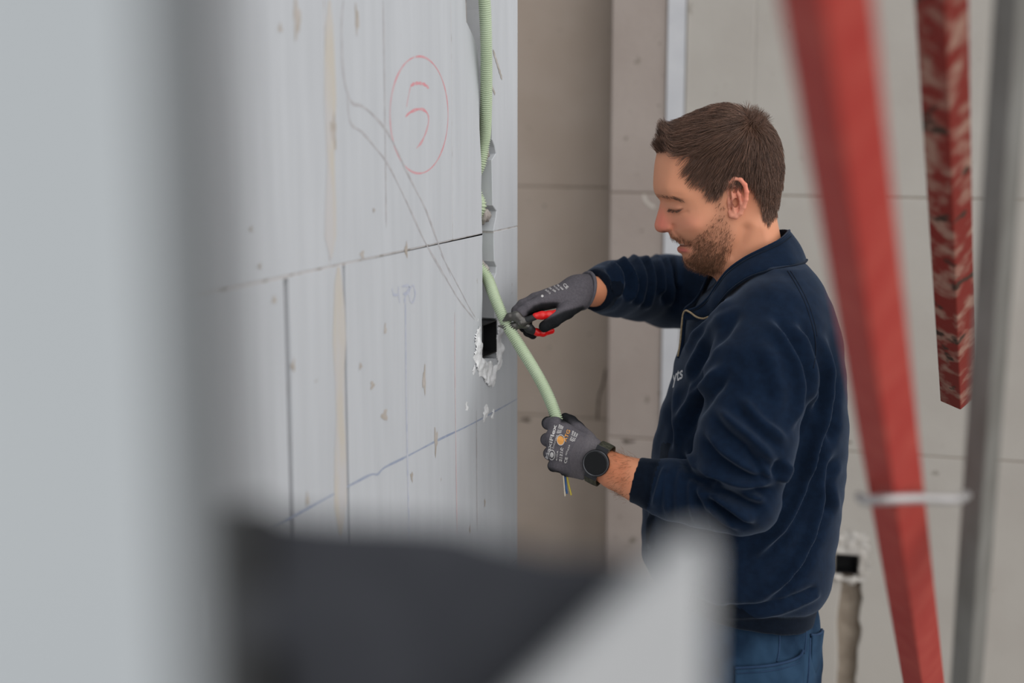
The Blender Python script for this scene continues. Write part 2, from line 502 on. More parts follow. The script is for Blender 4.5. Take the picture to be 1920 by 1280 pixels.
def plaster_patch(wall, px_poly, hole_rect, h, amp, seed, m, parent, step=0.0022, rag=0.006):
    P2 = np.array([wall.px(*p) for p in px_poly])
    s0, z0 = P2.min(0) - 0.02; s1, z1 = P2.max(0) + 0.02
    ss = np.arange(s0, s1, step); zz = np.arange(z0, z1, step)
    S, Z = np.meshgrid(ss, zz, indexing='ij')
    sd = poly_sd(S, Z, P2)                                # negative inside
    d = -sd + fbm2(S, Z, seed, 90, 4) * rag
    if hole_rect is not None:
        (a0, b0), (a1, b1) = hole_rect
        hd = np.maximum(np.maximum(a0 - S, S - a1), np.maximum(b0 - Z, Z - b1))
        d = np.minimum(d, hd + fbm2(S, Z, seed + 5, 300, 2) * 0.0008)
    H = np.clip(d / 0.008, 0, 1) ** 0.6 * (h + amp * fbm2(S, Z, seed + 3, 160, 4))
    H = np.maximum(H, 0.0003)
    H = np.where(d < 0.0006, -0.001, H)
    V = wall.o + S[..., None] * wall.s + H[..., None] * wall.n
    V[..., 2] += Z
    idx = np.arange(S.size).reshape(S.shape)
    ok = d > 0
    keep = ok[:-1, :-1] & ok[1:, :-1] & ok[1:, 1:] & ok[:-1, 1:]
    q = np.stack([idx[:-1, :-1], idx[1:, :-1], idx[1:, 1:], idx[:-1, 1:]], -1)[keep]
    used = np.unique(q)
    rm = np.full(S.size, -1); rm[used] = np.arange(len(used))
    return mesh_np('plaster_patch', V.reshape(-1, 3)[used], rm[q], m, parent)

def poly_sd(X, Y, P):
    P = np.asarray(P, float)
    d = np.full(X.shape, 1e9)
    ins = np.zeros(X.shape, bool)
    n = len(P)
    for i in range(n):
        a, b = P[i], P[(i + 1) % n]
        e = b - a
        wx, wy = X - a[0], Y - a[1]
        t = np.clip((wx * e[0] + wy * e[1]) / max(e @ e, 1e-18), 0, 1)
        d = np.minimum(d, (wx - e[0] * t) ** 2 + (wy - e[1] * t) ** 2)
        c = ((a[1] > Y) != (b[1] > Y))
        with np.errstate(divide='ignore', invalid='ignore'):
            xc = (b[0] - a[0]) * (Y - a[1]) / (b[1] - a[1]) + a[0]
        ins ^= c & (X < xc)
    d = np.sqrt(d)
    return np.where(ins, -d, d)

hr = ((hole[1][0] + 0.002, hole[1][1] + 0.002), (hole[3][0] - 0.003, hole[3][1] + 0.05))
plaster_patch(wl, [(903, 594), (896, 600), (890, 640), (889, 680), (893, 700), (905, 716), (915, 722), (928, 716), (938, 690), (943, 650), (941, 610), (934, 590),
                   (930, 598), (930, 674), (906, 674)], hr, 0.0022, 0.0016, 11, M['plaster'], wall_left)
for q, sd_ in (([(870, 755), (874, 750), (876, 766), (872, 772)], 21), ([(905, 765), (912, 758), (916, 772), (908, 780)], 22),
               ([(917, 778), (925, 770), (928, 788), (920, 795)], 23), ([(884, 690), (890, 684), (892, 700), (886, 702)], 24)):
    plaster_patch(wl, q, None, 0.0012, 0.0008, sd_, M['plaster'], wall_left, step=0.0016, rag=0.004)
hr2 = ((h0[0], h1[1]), (h1[0], h0[1]))
plaster_patch(pier, [(1556, 1015), (1590, 990), (1622, 1000), (1634, 1045), (1628, 1090), (1600, 1092), (1612, 1080), (1560, 1084)], hr2, 0.002, 0.0015, 31, M['plaster_grey'], wall_right, step=0.004)
plaster_patch(pier, [(1556, 1080), (1560, 1074), (1600, 1082), (1622, 1080), (1620, 1094), (1590, 1096)], hr2, 0.008, 0.004, 33, M['plaster_grey'], wall_right, step=0.003)
# chunks left in the slot
def lump(wall, pxy, d, size, seed, m, parent):
    bm = bmesh.new()
    bmesh.ops.create_icosphere(bm, subdivisions=3, radius=1.0)
    r = np.random.default_rng(seed)
    ph = r.uniform(0, 6, 9)
    c = wall.px(*pxy)
    V = []
    for v in bm.verts:
        p = np.array(v.co)
        k = 1 + 0.22 * math.sin(4 * p[0] + ph[0]) * math.sin(5 * p[1] + ph[1]) + 0.16 * math.sin(9 * p[2] + ph[2]) * math.cos(8 * p[0] + ph[3]) + 0.1 * math.sin(17 * p[1] + ph[4])
        p = p * k * np.array(size)
        V.append(wall.P(c[0] + p[0], c[1] + p[2], d + p[1]))
    fc = [tuple(v.index for v in f.verts) for f in bm.faces]
    bm.free()
    return mesh_np('mortar_lump', V, fc, m, parent)
lump(wl, (919, 288), -0.016, (0.010, 0.013, 0.012), 1, M['chase'], wall_left)
lump(wl, (921, 404), -0.016, (0.010, 0.013, 0.013), 2, M['chase'], wall_left)
lump(wl, (922, 508), -0.018, (0.010, 0.013, 0.014), 3, M['chase'], wall_left)

# --- drawn lines, stains and scratches lying on the wall face
RIB = [0]
def blot(wall, x, y, l, wpx, m, parent, name):
    RIB[0] += 1
    c0_, c1_ = wall.px(x, y), wall.px(x + l * 0.1, y + l)
    c = (c0_ + c1_) / 2
    n = 18
    a = np.linspace(0, 2 * np.pi, n, endpoint=False)
    r = 1 + 0.28 * np.sin(3 * a + rng.uniform(0, 6)) + 0.18 * np.sin(5 * a + rng.uniform(0, 6)) + rng.normal(0, 0.08, n)
    hz = abs(c1_[1] - c0_[1]) / 2; hs = wpx / 2
    V = [wall.P(c[0] + hs * r[i] * math.cos(a[i]), c[1] + hz * r[i] * math.sin(a[i]), 0.00012 + 0.000012 * RIB[0]) for i in range(n)] + [wall.P(c[0], c[1], 0.00012 + 0.000012 * RIB[0])]
    return mesh_np(name, V, [(i, (i + 1) % n, n) for i in range(n)], m, parent, smooth=False)

def ribbon(wall, pts, width, m, parent, name, smooth_n=8, lift=0.0006, taper=True, closed=False, wob=0.0):
    """pts in photo pixels on the wall, width in metres"""
    P = np.array([wall.px(*p) for p in pts])
    C = catmull(np.c_[P, np.zeros(len(P))], smooth_n)[:, :2] if len(P) > 2 else np.linspace(P[0], P[1], 12)
    if wob: C = C + rng.normal(0, wob, C.shape)
    t = np.gradient(C, axis=0)
    t /= np.maximum(np.linalg.norm(t, axis=1, keepdims=True), 1e-9)
    nn = np.stack([-t[:, 1], t[:, 0]], 1)
    k = len(C)
    u = np.linspace(0, 1, k)
    w = width * 0.5 * (np.minimum(1, np.minimum(u, 1 - u) * 8 + 0.25) if taper else np.ones(k))
    w = w * (1 + 0.25 * np.sin(u * 37))
    RIB[0] += 1
    lift = 0.00012 + 0.000012 * RIB[0]
    A = C + nn * w[:, None]; Bq = C - nn * w[:, None]
    V = [wall.P(s, z, lift) for s, z in A] + [wall.P(s, z, lift) for s, z in Bq]
    fc = [(i, k + i, k + i + 1, i + 1) for i in range(k - 1)]
    o = mesh_np(name, V, fc, m, parent, smooth=False)
    return o

def catmull(P, n=8):
    P = np.asarray(P, float)
    out = []
    for i in range(len(P) - 1):
        p0 = P[max(i - 1, 0)]; p1 = P[i]; p2 = P[i + 1]; p3 = P[min(i + 2, len(P) - 1)]
        for k in range(n):
            t = k / n
            out.append(0.5 * ((2 * p1) + (-p0 + p2) * t + (2 * p0 - 5 * p1 + 4 * p2 - p3) * t * t + (-p0 + 3 * p1 - 3 * p2 + p3) * t ** 3))
    out.append(P[-1])
    return np.array(out)

def c7(x, y): return (500 + x / 2.462, y / 2.462)
def c8(x, y): return (380 + x / 2.2855, 480 + y / 2.2855)
ell = [c7(703 + 134 * math.cos(a), 530 + 270 * math.sin(a)) for a in np.linspace(-1.7, -1.7 + 6.25, 40)]
ribbon(wl, ell, 0.0028, M['ink_red'], wall_left, 'red_circle_mark', 3, taper=False)
ribbon(wl, [c7(*p) for p in ((663, 398), (680, 387), (705, 384), (730, 391), (750, 408))], 0.0046, M['ink_red'], wall_left, 'red_numeral_mark')
ribbon(wl, [c7(*p) for p in ((665, 395), (655, 440), (645, 495))], 0.0018, M['ink_red'], wall_left, 'red_numeral_mark')
ribbon(wl, [c7(*p) for p in ((640, 540), (660, 520), (690, 506), (720, 505), (742, 525), (747, 560), (735, 610), (715, 655), (690, 685))], 0.0042, M['ink_red'], wall_left, 'red_numeral_mark')
ribbon(wl, [c7(*p) for p in ((355, -10), (346, 90), (346, 190), (352, 320), (368, 415), (395, 475), (440, 490), (490, 530), (550, 600), (600, 690), (640, 780), (690, 880), (735, 970), (790, 1120), (850, 1275))], 0.0042, M['ink_grey'], wall_left, 'pencil_line')
ribbon(wl, [c7(*p) for p in ((372, 440), (378, 530), (395, 580), (440, 610), (500, 680), (560, 760), (640, 920), (720, 1095), (760, 1170), (815, 1275))], 0.0036, M['ink_grey'], wall_left, 'pencil_line')
ribbon(wl, [c8(*p) for p in ((985, -10), (1040, 90), (1100, 190), (1165, 272))], 0.0028, M['ink_grey'], wall_left, 'pencil_line')
ribbon(wl, [c8(*p) for p in ((1020, -10), (1080, 100), (1140, 215), (1168, 262))], 0.0022, M['ink_grey'], wall_left, 'pencil_line')
ribbon(wl, [c7(537, 0), c7(545, 500), c7(552, 1050)], 0.004, M['ink_grey'], wall_left, 'pencil_line')
ribbon(wl, [c8(*p) for p in ((1349, 611), (1160, 715), (1010, 787), (880, 855), (780, 905), (750, 934), (720, 936), (640, 977), (400, 1105), (300, 1155))], 0.0034, M['ink_blue_dark'], wall_left, 'blue_level_line', 4)
ribbon(wl, [c8(*p) for p in ((868, 150), (872, 600), (880, 1000), (886, 1260))], 0.0042, M['ink_blue'], wall_left, 'blue_plumb_line', 4)
ribbon(wl, [c8(*p) for p in ((1080, 240), (1082, 600), (1090, 1210))], 0.0034, M['ink_rose'], wall_left, 'red_plumb_line', 4)
ribbon(wl, [c8(*p) for p in ((1173, 660), (1174, 900), (1176, 1180))], 0.0034, M['ink_grey'], wall_left, 'pencil_line', 4)
for st in (((812, 135), (818, 165), (838, 165)), ((838, 130), (842, 180), (845, 200)), ((852, 130), (885, 128), (872, 160), (862, 200)), ((858, 162), (888, 158)),
           ((898, 125), (885, 150), (888, 185), (900, 198), (910, 165), (905, 130), (898, 125))):
    ribbon(wl, [c8(*p) for p in st], 0.0042, M['ink_blue'], wall_left, 'blue_number_mark', 6)
# ochre drips
def drip(pts, w, m, name='ochre_drip', lift=0.0004):
    ribbon(wl, pts, w, m, wall_left, name, 4, lift=lift, wob=0.0006)
drip([(634, 500), (637, 700), (639, 1000)], 0.030, M['stain_ochre'])
drip([(617, 0), (619, 250), (620, 485)], 0.026, M['stain_ochre'])
for (x, y, l, w) in ((553, 0, 70, 0.020), (622, 215, 60, 0.02), (666, 10, 55, 0.012), (524, 45, 16, 0.01), (720, 768, 20, 0.022), (793, 690, 45, 0.014), (815, 805, 40, 0.016),
                     (697, 715, 14, 0.014), (721, 608, 18, 0.01), (675, 680, 12, 0.01), (771, 885, 16, 0.01), (760, 455, 26, 0.012), (908, 935, 14, 0.006), (880, 985, 14, 0.006),
                     (575, 925, 22, 0.012), (548, 675, 20, 0.012), (513, 555, 14, 0.012), (471, 425, 8, 0.012), (487, 495, 8, 0.012), (678, 470, 14, 0.014), (700, 390, 8, 0.008)):
    blot(wl, x, y, l, w * 0.8, M['stain_brown'] if l > 10 else M['stain_grey'], wall_left, 'brown_spatter')
ribbon(wl, [(924, 93), (941, 149)], 0.006, M['stain_grey'], wall_left, 'scratch', lift=0.0006)
ribbon(wl, [(921, 160), (928, 177)], 0.005, M['stain_grey'], wall_left, 'scratch', lift=0.0006)

pier.slab('mortar_joint', v1 - 0.004, v1 + 0.004, BC[3], BC[4], -0.04, -0.0008, M['back_block'], wall_right)
M['gap'] = mat('dark_joint_gap', srgb(78, 70, 62), 0.95, srgb(96, 88, 79), 40)
M['chip'] = mat('pale_chip', srgb(206, 200, 192), 0.9, srgb(190, 182, 172), 40)
for wq, x, y, l, w in ((pier, 1178, 824, 6, 0.034), (rec, 985, 783, 7, 0.030), (pier, 1588, 826, 5, 0.02)):
    blot(wq, x, y, l, w, M['gap'], wall_back if wq is rec else wall_right, 'joint_gap')
ribbon(pier, [(1207, 364), (1209, 372), (1214, 380), (1222, 386), (1229, 388)], 0.008, M['chip'], wall_right, 'edge_chip', 5)
ribbon(rec, [(1136, 690), (1131, 720), (1123, 745), (1120, 790)], 0.005, M['gap'], wall_back, 'hairline_crack', 5)

# ---------------------------------------------------------------- socket boxes
def open_box(name, wall, s0, s1, z0, z1, d0, d1, t=0.002):
    V, FC = [], []
    rings = [(s0, z0, s1, z1, d1), (s0 + t, z0 + t, s1 - t, z1 - t, d1), (s0 + t, z0 + t, s1 - t, z1 - t, d0 + t), ]
    for a, b, c, d, e in rings:
        V += [wall.P(a, b, e), wall.P(c, b, e), wall.P(c, d, e), wall.P(a, d, e)]
    V += [wall.P(s0, z0, d0), wall.P(s1, z0, d0), wall.P(s1, z1, d0), wall.P(s0, z1, d0)]
    for r in range(2):
        for i in range(4):
            j = (i + 1) % 4
            FC.append((r * 4 + i, r * 4 + j, r * 4 + 4 + j, r * 4 + 4 + i))
    FC.append((8, 9, 10, 11)); FC.append((15, 14, 13, 12))
    for i in range(4):
        j = (i + 1) % 4
        FC.append((12 + i, 12 + j, j, i))
    o = mesh_np(name, V, FC, M['black_plastic'], None, smooth=False)
    fixn(o)
    return o
bx1 = open_box('socket_box', wl, hole[1][0] + 0.001, hole[3][0] - 0.001, hole[1][1] + 0.001, hole[3][1] - 0.001, -0.0415, 0.0008)
tag(bx1, 'black socket box plastered into the white wall below the slot', 'socket box')
bx2 = open_box('socket_box', pier, h0[0] + 0.002, h1[0] - 0.002, h1[1] + 0.002, h0[1] - 0.002, -0.0395, 0.0015)
tag(bx2, 'black socket box above the chase in the grey back wall', 'socket box')

# ---------------------------------------------------------------- sweep helper
def frames(C):
    t = np.gradient(C, axis=0)
    t /= np.maximum(np.linalg.norm(t, axis=1, keepdims=True), 1e-12)
    up = np.array([0.3, 0.2, 0.93])
    n = np.zeros_like(C)
    v = np.cross(t[0], up); v /= np.linalg.norm(v)
    for i in range(len(C)):
        v = v - t[i] * (v @ t[i]); v /= np.linalg.norm(v)
        n[i] = v
    return t, n, np.cross(t, n)

def tube(C, R, seg=12, caps=True):
    """C world points (n,3), R radius per point -> verts, faces"""
    C = np.asarray(C, float)
    R = np.broadcast_to(np.asarray(R, float), (len(C),))
    t, n, b = frames(C)
    a = np.linspace(0, 2 * np.pi, seg, endpoint=False)
    V = C[:, None] + R[:, None, None] * (np.cos(a)[None, :, None] * n[:, None] + np.sin(a)[None, :, None] * b[:, None])
    k = len(C)
    idx = np.arange(k * seg).reshape(k, seg)
    q = np.stack([idx[:-1], np.roll(idx[:-1], -1, 1), np.roll(idx[1:], -1, 1), idx[1:]], -1).reshape(-1, 4)
    FC = [tuple(r) for r in q.tolist()]
    if caps:
        FC.append(tuple(idx[0][::-1].tolist())); FC.append(tuple(idx[-1].tolist()))
    return V.reshape(-1, 3), FC

def resample(C, step):
    d = np.r_[0, np.cumsum(np.linalg.norm(np.diff(C, axis=0), axis=1))]
    n = max(2, int(d[-1] / step))
    u = np.linspace(0, d[-1], n)
    return np.stack([np.interp(u, d, C[:, i]) for i in range(3)], 1)

# ---------------------------------------------------------------- the corrugated conduit
SLY = (wl.px(905, 450)[0] + wl.px(925, 450)[0]) / 2 + 0.002
zpx = lambda py: wl.px(914, py)[1]
cpath = [W(902, -75, 2.335), W(907, -20, 2.345), W(910.5, 40, 2.36), W(912, 100, 2.375), W(912, 160, 2.392), W(911, 215, 2.408), W(908.5, 262, 2.427),
         np.array([-0.012, SLY - 0.004, zpx(305)]), np.array([-0.027, SLY - 0.004, zpx(340)]),
         np.array([-0.020, SLY, zpx(368)]), np.array([-0.0135, SLY - 0.001, zpx(387)]), np.array([-0.024, SLY - 0.002, zpx(410)]),
         np.array([-0.028, SLY - 0.004, zpx(450)]), np.array([-0.022, SLY - 0.006, zpx(490)]),
         W(913, 520, 2.425), W(929, 561, 2.402), W(948, 604, 2.385), W(974, 648, 2.367), W(1000, 690, 2.345), W(1020, 726, 2.325), W(1036, 762, 2.305), W(1046, 795, 2.292), W(1055, 835, 2.285), W(1059, 872, 2.283)]
cc = catmull(cpath, 24)
step = 0.00088
cc = resample(cc, step)
ph = np.arange(len(cc)) * step / 0.0035
rad = 0.0088 + 0.0016 * np.clip(np.cos(ph * 2 * np.pi) * 1.6, -1, 1)
v, f = tube(cc, rad, 14)
con = mesh_np('conduit', v, f, M['conduit'])
tag(con, 'pale green corrugated conduit running from the wall slot into the gloved fist', 'conduit')
ccv = cc

wires = (('blue', (1059, 868), (1060, 896), (1063, 925), 0.0), ('black', (1056, 868), (1057, 896), (1060, 921), 0.003), ('yellow', (1062, 868), (1064, 897), (1071, 928), -0.002), ('pale', (1054, 868), (1057, 900), (1059.5, 930), -0.004))
for nm, a, b, c, dd in wires:
    C = catmull([W(*a, 2.283 + dd), W(*b, 2.281 + dd), W(*c, 2.279 + dd)], 8)
    v, f = tube(C, 0.0016 if nm != 'pale' else 0.0012, 8)
    o = mesh_np('cable_wire', v, f, M['wire_' + nm])
    lab = {'blue': 'blue insulated wire end hanging below the gloved fist', 'black': 'black insulated wire end hanging below the gloved fist',
           'yellow': 'yellow-green wire end hanging below the gloved fist', 'pale': 'thin pale wire end hanging below the gloved fist'}[nm]
    tag(o, lab, 'wire', 'wire ends below the fist')

# ---------------------------------------------------------------- SDF toolkit (view frame)
def smin(a, b, k):
    h = np.clip(0.5 + 0.5 * (b - a) / k, 0, 1)
    return b + (a - b) * h - k * h * (1 - h)

class Grid:
    def __init__(self, lo, hi, h):
        self.lo = np.array(lo, float); self.h = h
        n = np.ceil((np.array(hi) - self.lo) / h).astype(int) + 1
        ax = [(self.lo[i] + np.arange(n[i]) * h).astype(np.float32) for i in range(3)]
        self.X, self.D, self.U = np.meshgrid(*ax, indexing='ij', sparse=True)
        self.shape = tuple(n)
    def cone(self, a, b, ra, rb, flat=1.0):
        """round cone; flat < 1 squeezes it along D"""
        a = np.asarray(a, np.float32); b = np.asarray(b, np.float32)
        e = b - a
        ee = float(e @ e) + 1e-12
        px, pd, pu = self.X - a[0], self.D - a[1], self.U - a[2]
        t = np.clip((px * e[0] + pd * e[1] + pu * e[2]) / ee, 0, 1)
        dd = (pd - e[1] * t) / flat
        return np.sqrt((px - e[0] * t) ** 2 + dd ** 2 + (pu - e[2] * t) ** 2) - (ra + (rb - ra) * t)
    def chain(self, pts, radii, k=0.006, flat=1.0):
        f = None
        for i in range(len(pts) - 1):
            c = self.cone(pts[i], pts[i + 1], radii[i], radii[i + 1], flat)
            f = c if f is None else np.minimum(f, c) if k == 0 else smin(f, c, k)
        return f
    def ell(self, c, r):
        q = np.sqrt(((self.X - c[0]) / r[0]) ** 2 + ((self.D - c[1]) / r[1]) ** 2 + ((self.U - c[2]) / r[2]) ** 2)
        return (q - 1) * min(r)
    def stack(self, us, cx, rx, cd, rd, p=2.2):
        """elliptical sections stacked in U"""
        U = self.U.ravel()
        o = np.argsort(us)
        I = lambda v: np.interp(U, np.array(us)[o], np.array(v)[o]).astype(np.float32)[None, None, :]
        CX, RX, CD, RD = I(cx), I(rx), I(cd), I(rd)
        q = (np.abs((self.X - CX) / RX) ** p + np.abs((self.D - CD) / RD) ** p) ** (1 / p)
        f = (q - 1) * np.minimum(RX, RD)
        top = self.U - max(us); bot = min(us) - self.U
        return np.maximum(np.maximum(f, top), bot)

def nets(Fv, lo, h):
    """surface nets -> verts (local), quads"""
    s = Fv < 0
    nx, ny, nz = Fv.shape
    cs = np.zeros((nx - 1, ny - 1, nz - 1), np.int8)
    for i in (0, 1):
        for j in (0, 1):
            for k in (0, 1):
                cs += s[i:nx - 1 + i, j:ny - 1 + j, k:nz - 1 + k]
    act = (cs > 0) & (cs < 8)
    ci = np.argwhere(act)
    vid = np.full(act.shape, -1, np.int64)
    vid[act] = np.arange(len(ci))
    acc = np.zeros((len(ci), 3)); cnt = np.zeros(len(ci))
    corners = [(i, j, k) for i in (0, 1) for j in (0, 1) for k in (0, 1)]
    val = {c: Fv[ci[:, 0] + c[0], ci[:, 1] + c[1], ci[:, 2] + c[2]] for c in corners}
    for c in corners:
        for ax in range(3):
            if c[ax] == 0:
                d = list(c); d[ax] = 1; d = tuple(d)
                a, b = val[c], val[d]
                m = (a < 0) != (b < 0)
                t = np.where(m, a / np.where(m, a - b, 1), 0)
                p = np.array(c, float)[None] + np.zeros((len(ci), 3))
                p[:, ax] += t
                acc[m] += p[m]; cnt[m] += 1
    V = np.asarray(lo) + (ci + acc / cnt[:, None]) * h
    Q = []
    for ax in range(3):
        o1, o2 = [(1, 2), (2, 0), (0, 1)][ax]
        sl0 = [slice(None)] * 3; sl1 = [slice(None)] * 3
        sl0[ax] = slice(0, -1); sl1[ax] = slice(1, None)
        a = s[tuple(sl0)]; b = s[tuple(sl1)]
        e = np.argwhere(a != b)
        e = e[(e[:, o1] > 0) & (e[:, o2] > 0) & (e[:, o1] < Fv.shape[o1] - 1) & (e[:, o2] < Fv.shape[o2] - 1)]
        fl_ = a[e[:, 0], e[:, 1], e[:, 2]]
        q = []
        for d1, d2 in ((0, 0), (-1, 0), (-1, -1), (0, -1)):
            c = e.copy(); c[:, o1] += d1; c[:, o2] += d2
            q.append(vid[c[:, 0], c[:, 1], c[:, 2]])
        q = np.stack(q, 1)
        q[~fl_] = q[~fl_][:, ::-1]
        Q.append(q)
    return V, np.concatenate(Q)

def vnormals(V, Q):
    n = np.zeros_like(V)
    fn = np.cross(V[Q[:, 2]] - V[Q[:, 0]], V[Q[:, 3]] - V[Q[:, 1]])
    for i in range(Q.shape[1]):
        np.add.at(n, Q[:, i], fn)
    return n / np.maximum(np.linalg.norm(n, axis=1, keepdims=True), 1e-12)

def relax(V, Q, it=2, lam=0.5):
    for _ in range(it):
        s = np.zeros_like(V); c = np.zeros(len(V))
        for i in range(4):
            for j in ((i + 1) % 4, (i - 1) % 4):
                np.add.at(s, Q[:, i], V[Q[:, j]]); np.add.at(c, Q[:, i], 1)
        V = V + lam * (s / np.maximum(c, 1)[:, None] - V)
    return V

def bvh_of(verts, faces):
    return BVHTree.FromPolygons([tuple(p) for p in verts.tolist()], [tuple(f) for f in (faces.tolist() if isinstance(faces, np.ndarray) else faces)])

CAMV = Vector(CAM)
def hit(bvh, px, py, lift=0.0006, default=None):
    v = Vector(ray_world(px, py)).normalized()
    loc, nrm, i, d = bvh.ray_cast(CAMV, v)
    if loc is None:
        if default is None: return None
        return CAM + np.array(v) * default
    return np.array(loc - v * lift)

def tps(P, v, lam=1e-3):
    P = np.asarray(P, float); v = np.asarray(v, float)
    n = len(P)
    r2 = ((P[:, None] - P[None]) ** 2).sum(-1)
    K = np.where(r2 > 0, 0.5 * r2 * np.log(np.maximum(r2, 1e-12)), 0)
    A = np.zeros((n + 3, n + 3))
    A[:n, :n] = K + lam * np.eye(n)
    A[:n, n] = 1; A[:n, n + 1:] = P
    A[n, :n] = 1; A[n + 1:, :n] = P.T
    w = np.linalg.solve(A, np.r_[v, 0, 0, 0])
    def ev(x, y):
        out = w[n] + w[n + 1] * x + w[n + 2] * y
        for i in range(n):
            r = (x - P[i, 0]) ** 2 + (y - P[i, 1]) ** 2
            out = out + w[i] * np.where(r > 0, 0.5 * r * np.log(np.maximum(r, 1e-12)), 0)
        return out
    return ev

# ================================================================ THE MAN
D0 = 2.45                                    # his mid-plane
foot = W(1420, 1160, D0); foot[2] = 0.0
person = empty('person', foot)
tag(person, 'man in a navy quarter-zip sweatshirt and grey work gloves cutting conduit with pliers', 'person')

# ---- head: side relief over the traced profile, mirrored about the mid-plane
PROF = [(1231.5, 288), (1228, 305), (1226, 325), (1225, 347), (1227, 360), (1232, 369), (1237.5, 376), (1237, 384), (1234.5, 394), (1231, 406), (1228, 417), (1227.3, 424), (1230, 431), (1236, 435),
        (1244, 436), (1252, 435), (1255, 440), (1258, 446), (1265, 450), (1270.5, 453.5), (1272.5, 457), (1276, 460), (1271.5, 463), (1269.5, 467.5), (1272, 472.5), (1278, 476.5),
        (1280, 482), (1283, 491), (1289, 499), (1299, 505), (1313, 510), (1328, 515), (1340, 522), (1350, 540), (1356, 565), (1360, 600), (1420, 610), (1478, 600), (1476, 540), (1470, 490), (1463, 447), (1458, 420), (1454, 398),
        (1455, 380), (1459, 350), (1460, 322), (1457, 298), (1449, 268), (1438, 246), (1420, 226), (1398, 213), (1372, 206), (1345, 207), (1318, 216), (1290, 228), (1265, 241), (1248, 255), (1238, 271)]
PC = catmull(np.c_[np.array(PROF + [PROF[0]], float), np.zeros(len(PROF) + 1)], 10)[:-1, :2]
ctrl = [(1235, 300, 4.6), (1250, 300, 5.6), (1275, 310, 6.4), (1305, 320, 6.9), (1235, 335, 4.7), (1252, 345, 5.7), (1285, 345, 6.5),
        (1232, 358, 3.6), (1250, 362, 5.1), (1275, 366, 6.1), (1310, 366, 6.8),
        (1240, 377, 1.5), (1240, 390, 1.2), (1247, 392, 1.8), (1238, 405, 1.35), (1247, 408, 1.9), (1240, 420, 1.75), (1231, 424, 1.2), (1249, 425, 2.15), (1246, 431, 2.0), (1256, 427, 2.35), (1236, 430, 1.5),
        (1253, 377, 3.2), (1255, 386, 3.3), (1263, 386, 4.35), (1273, 386, 5.1), (1287, 388, 6.0), (1263, 376, 4.6), (1275, 377, 5.6),
        (1258, 400, 2.9), (1264, 412, 3.7), (1261, 425, 2.9), (1275, 402, 5.2), (1275, 425, 4.9), (1268, 436, 3.55), (1300, 400, 6.7), (1298, 425, 6.3), (1325, 400, 7.0), (1285, 442, 4.6),
        (1262, 444, 2.3), (1272, 449, 2.7), (1282, 455, 3.2), (1290, 457, 3.6), (1276, 466, 2.6), (1285, 468, 3.1), (1282, 480, 2.5), (1292, 492, 2.6), (1300, 500, 2.6), (1300, 475, 4.2), (1312, 490, 4.3),
        (1320, 450, 5.8), (1342, 430, 6.6), (1340, 470, 5.9), (1362, 435, 6.6), (1375, 430, 6.5), (1355, 462, 6.1), (1330, 496, 4.6),
        (1374, 470, 5.5), (1362, 492, 5.2), (1348, 512, 4.6), (1395, 445, 6.0), (1420, 420, 6.2), (1440, 430, 5.6), (1400, 490, 5.8), (1380, 540, 6.0), (1440, 480, 6.0), (1420, 560, 7.0), (1460, 560, 6.0), (1365, 590, 6.0),
        (1330, 340, 7.3), (1360, 330, 7.6), (1400, 300, 7.9), (1420, 330, 7.7), (1430, 375, 7.0), (1350, 290, 7.7), (1305, 285, 6.9), (1280, 275, 6.4), (1260, 268, 5.6), (1350, 250, 7.5), (1400, 260, 7.7), (1350, 222, 6.8),
        (1390, 222, 6.8), (1440, 290, 7.0), (1447, 340, 6.7), (1450, 390, 5.6), (1380, 370, 7.1), (1365, 400, 6.9), (1390, 400, 6.7), (1412, 395, 6.6)]
ctrl = np.array(ctrl, float)
wmap = tps(ctrl[:, :2], ctrl[:, 2], 2.0)
rc = np.array([(1228, 300, 26), (1228, 345, 22), (1229, 360, 16), (1240, 377, 12), (1234, 400, 11), (1230, 424, 12), (1250, 436, 9), (1262, 446, 10), (1272, 458, 12), (1270, 467, 12), (1280, 480, 16), (1300, 503, 20),
               (1340, 520, 26), (1356, 570, 36), (1470, 560, 40), (1460, 430, 42), (1458, 340, 50), (1440, 250, 55), (1372, 206, 60), (1300, 224, 52), (1245, 258, 36), (1370, 370, 50)], float)
rmap = tps(rc[:, :2], rc[:, 2], 5.0)
NT, NR = 720, 110
c0 = np.array([1379.0, 372.0])
ang = np.unwrap(np.arctan2(PC[:, 1] - c0[1], PC[:, 0] - c0[0]))
sgn = -1 if ang[-1] < ang[0] else 1
aa = np.maximum.accumulate(ang * sgn) + np.arange(len(ang)) * 1e-7
# even spacing along the outline keeps the nose and the lips sharp
al = np.r_[0, np.cumsum(np.linalg.norm(np.diff(np.r_[PC, PC[:1]], axis=0), axis=1))]
uu = np.linspace(0, al[-1], NT, endpoint=False)
PCc = np.r_[PC, PC[:1]]
ring = np.stack([np.interp(uu, al, PCc[:, 0]), np.interp(uu, al, PCc[:, 1])], 1)
rr = np.sin(np.linspace(0.02, 1, NR) * np.pi / 2)
GX = c0[0] + rr[:, None] * (ring[None, :, 0] - c0[0])
GY = c0[1] + rr[:, None] * (ring[None, :, 1] - c0[1])
depth = np.maximum(-poly_sd(GX, GY, ring[::2]), 0)
depth[-1] = 0
Wf = np.maximum(wmap(GX, GY), 0.4) * 0.01
Rf = np.maximum(rmap(GX, GY), 7)
tt = np.minimum(depth / Rf, 1)
def g2(x, y, cx, cy, sx, sy, rot=0.0):
    c, s = math.cos(rot), math.sin(rot)
    u = (x - cx) * c + (y - cy) * s; v = -(x - cx) * s + (y - cy) * c
    return np.exp(-(u / sx) ** 2 - (v / sy) ** 2)
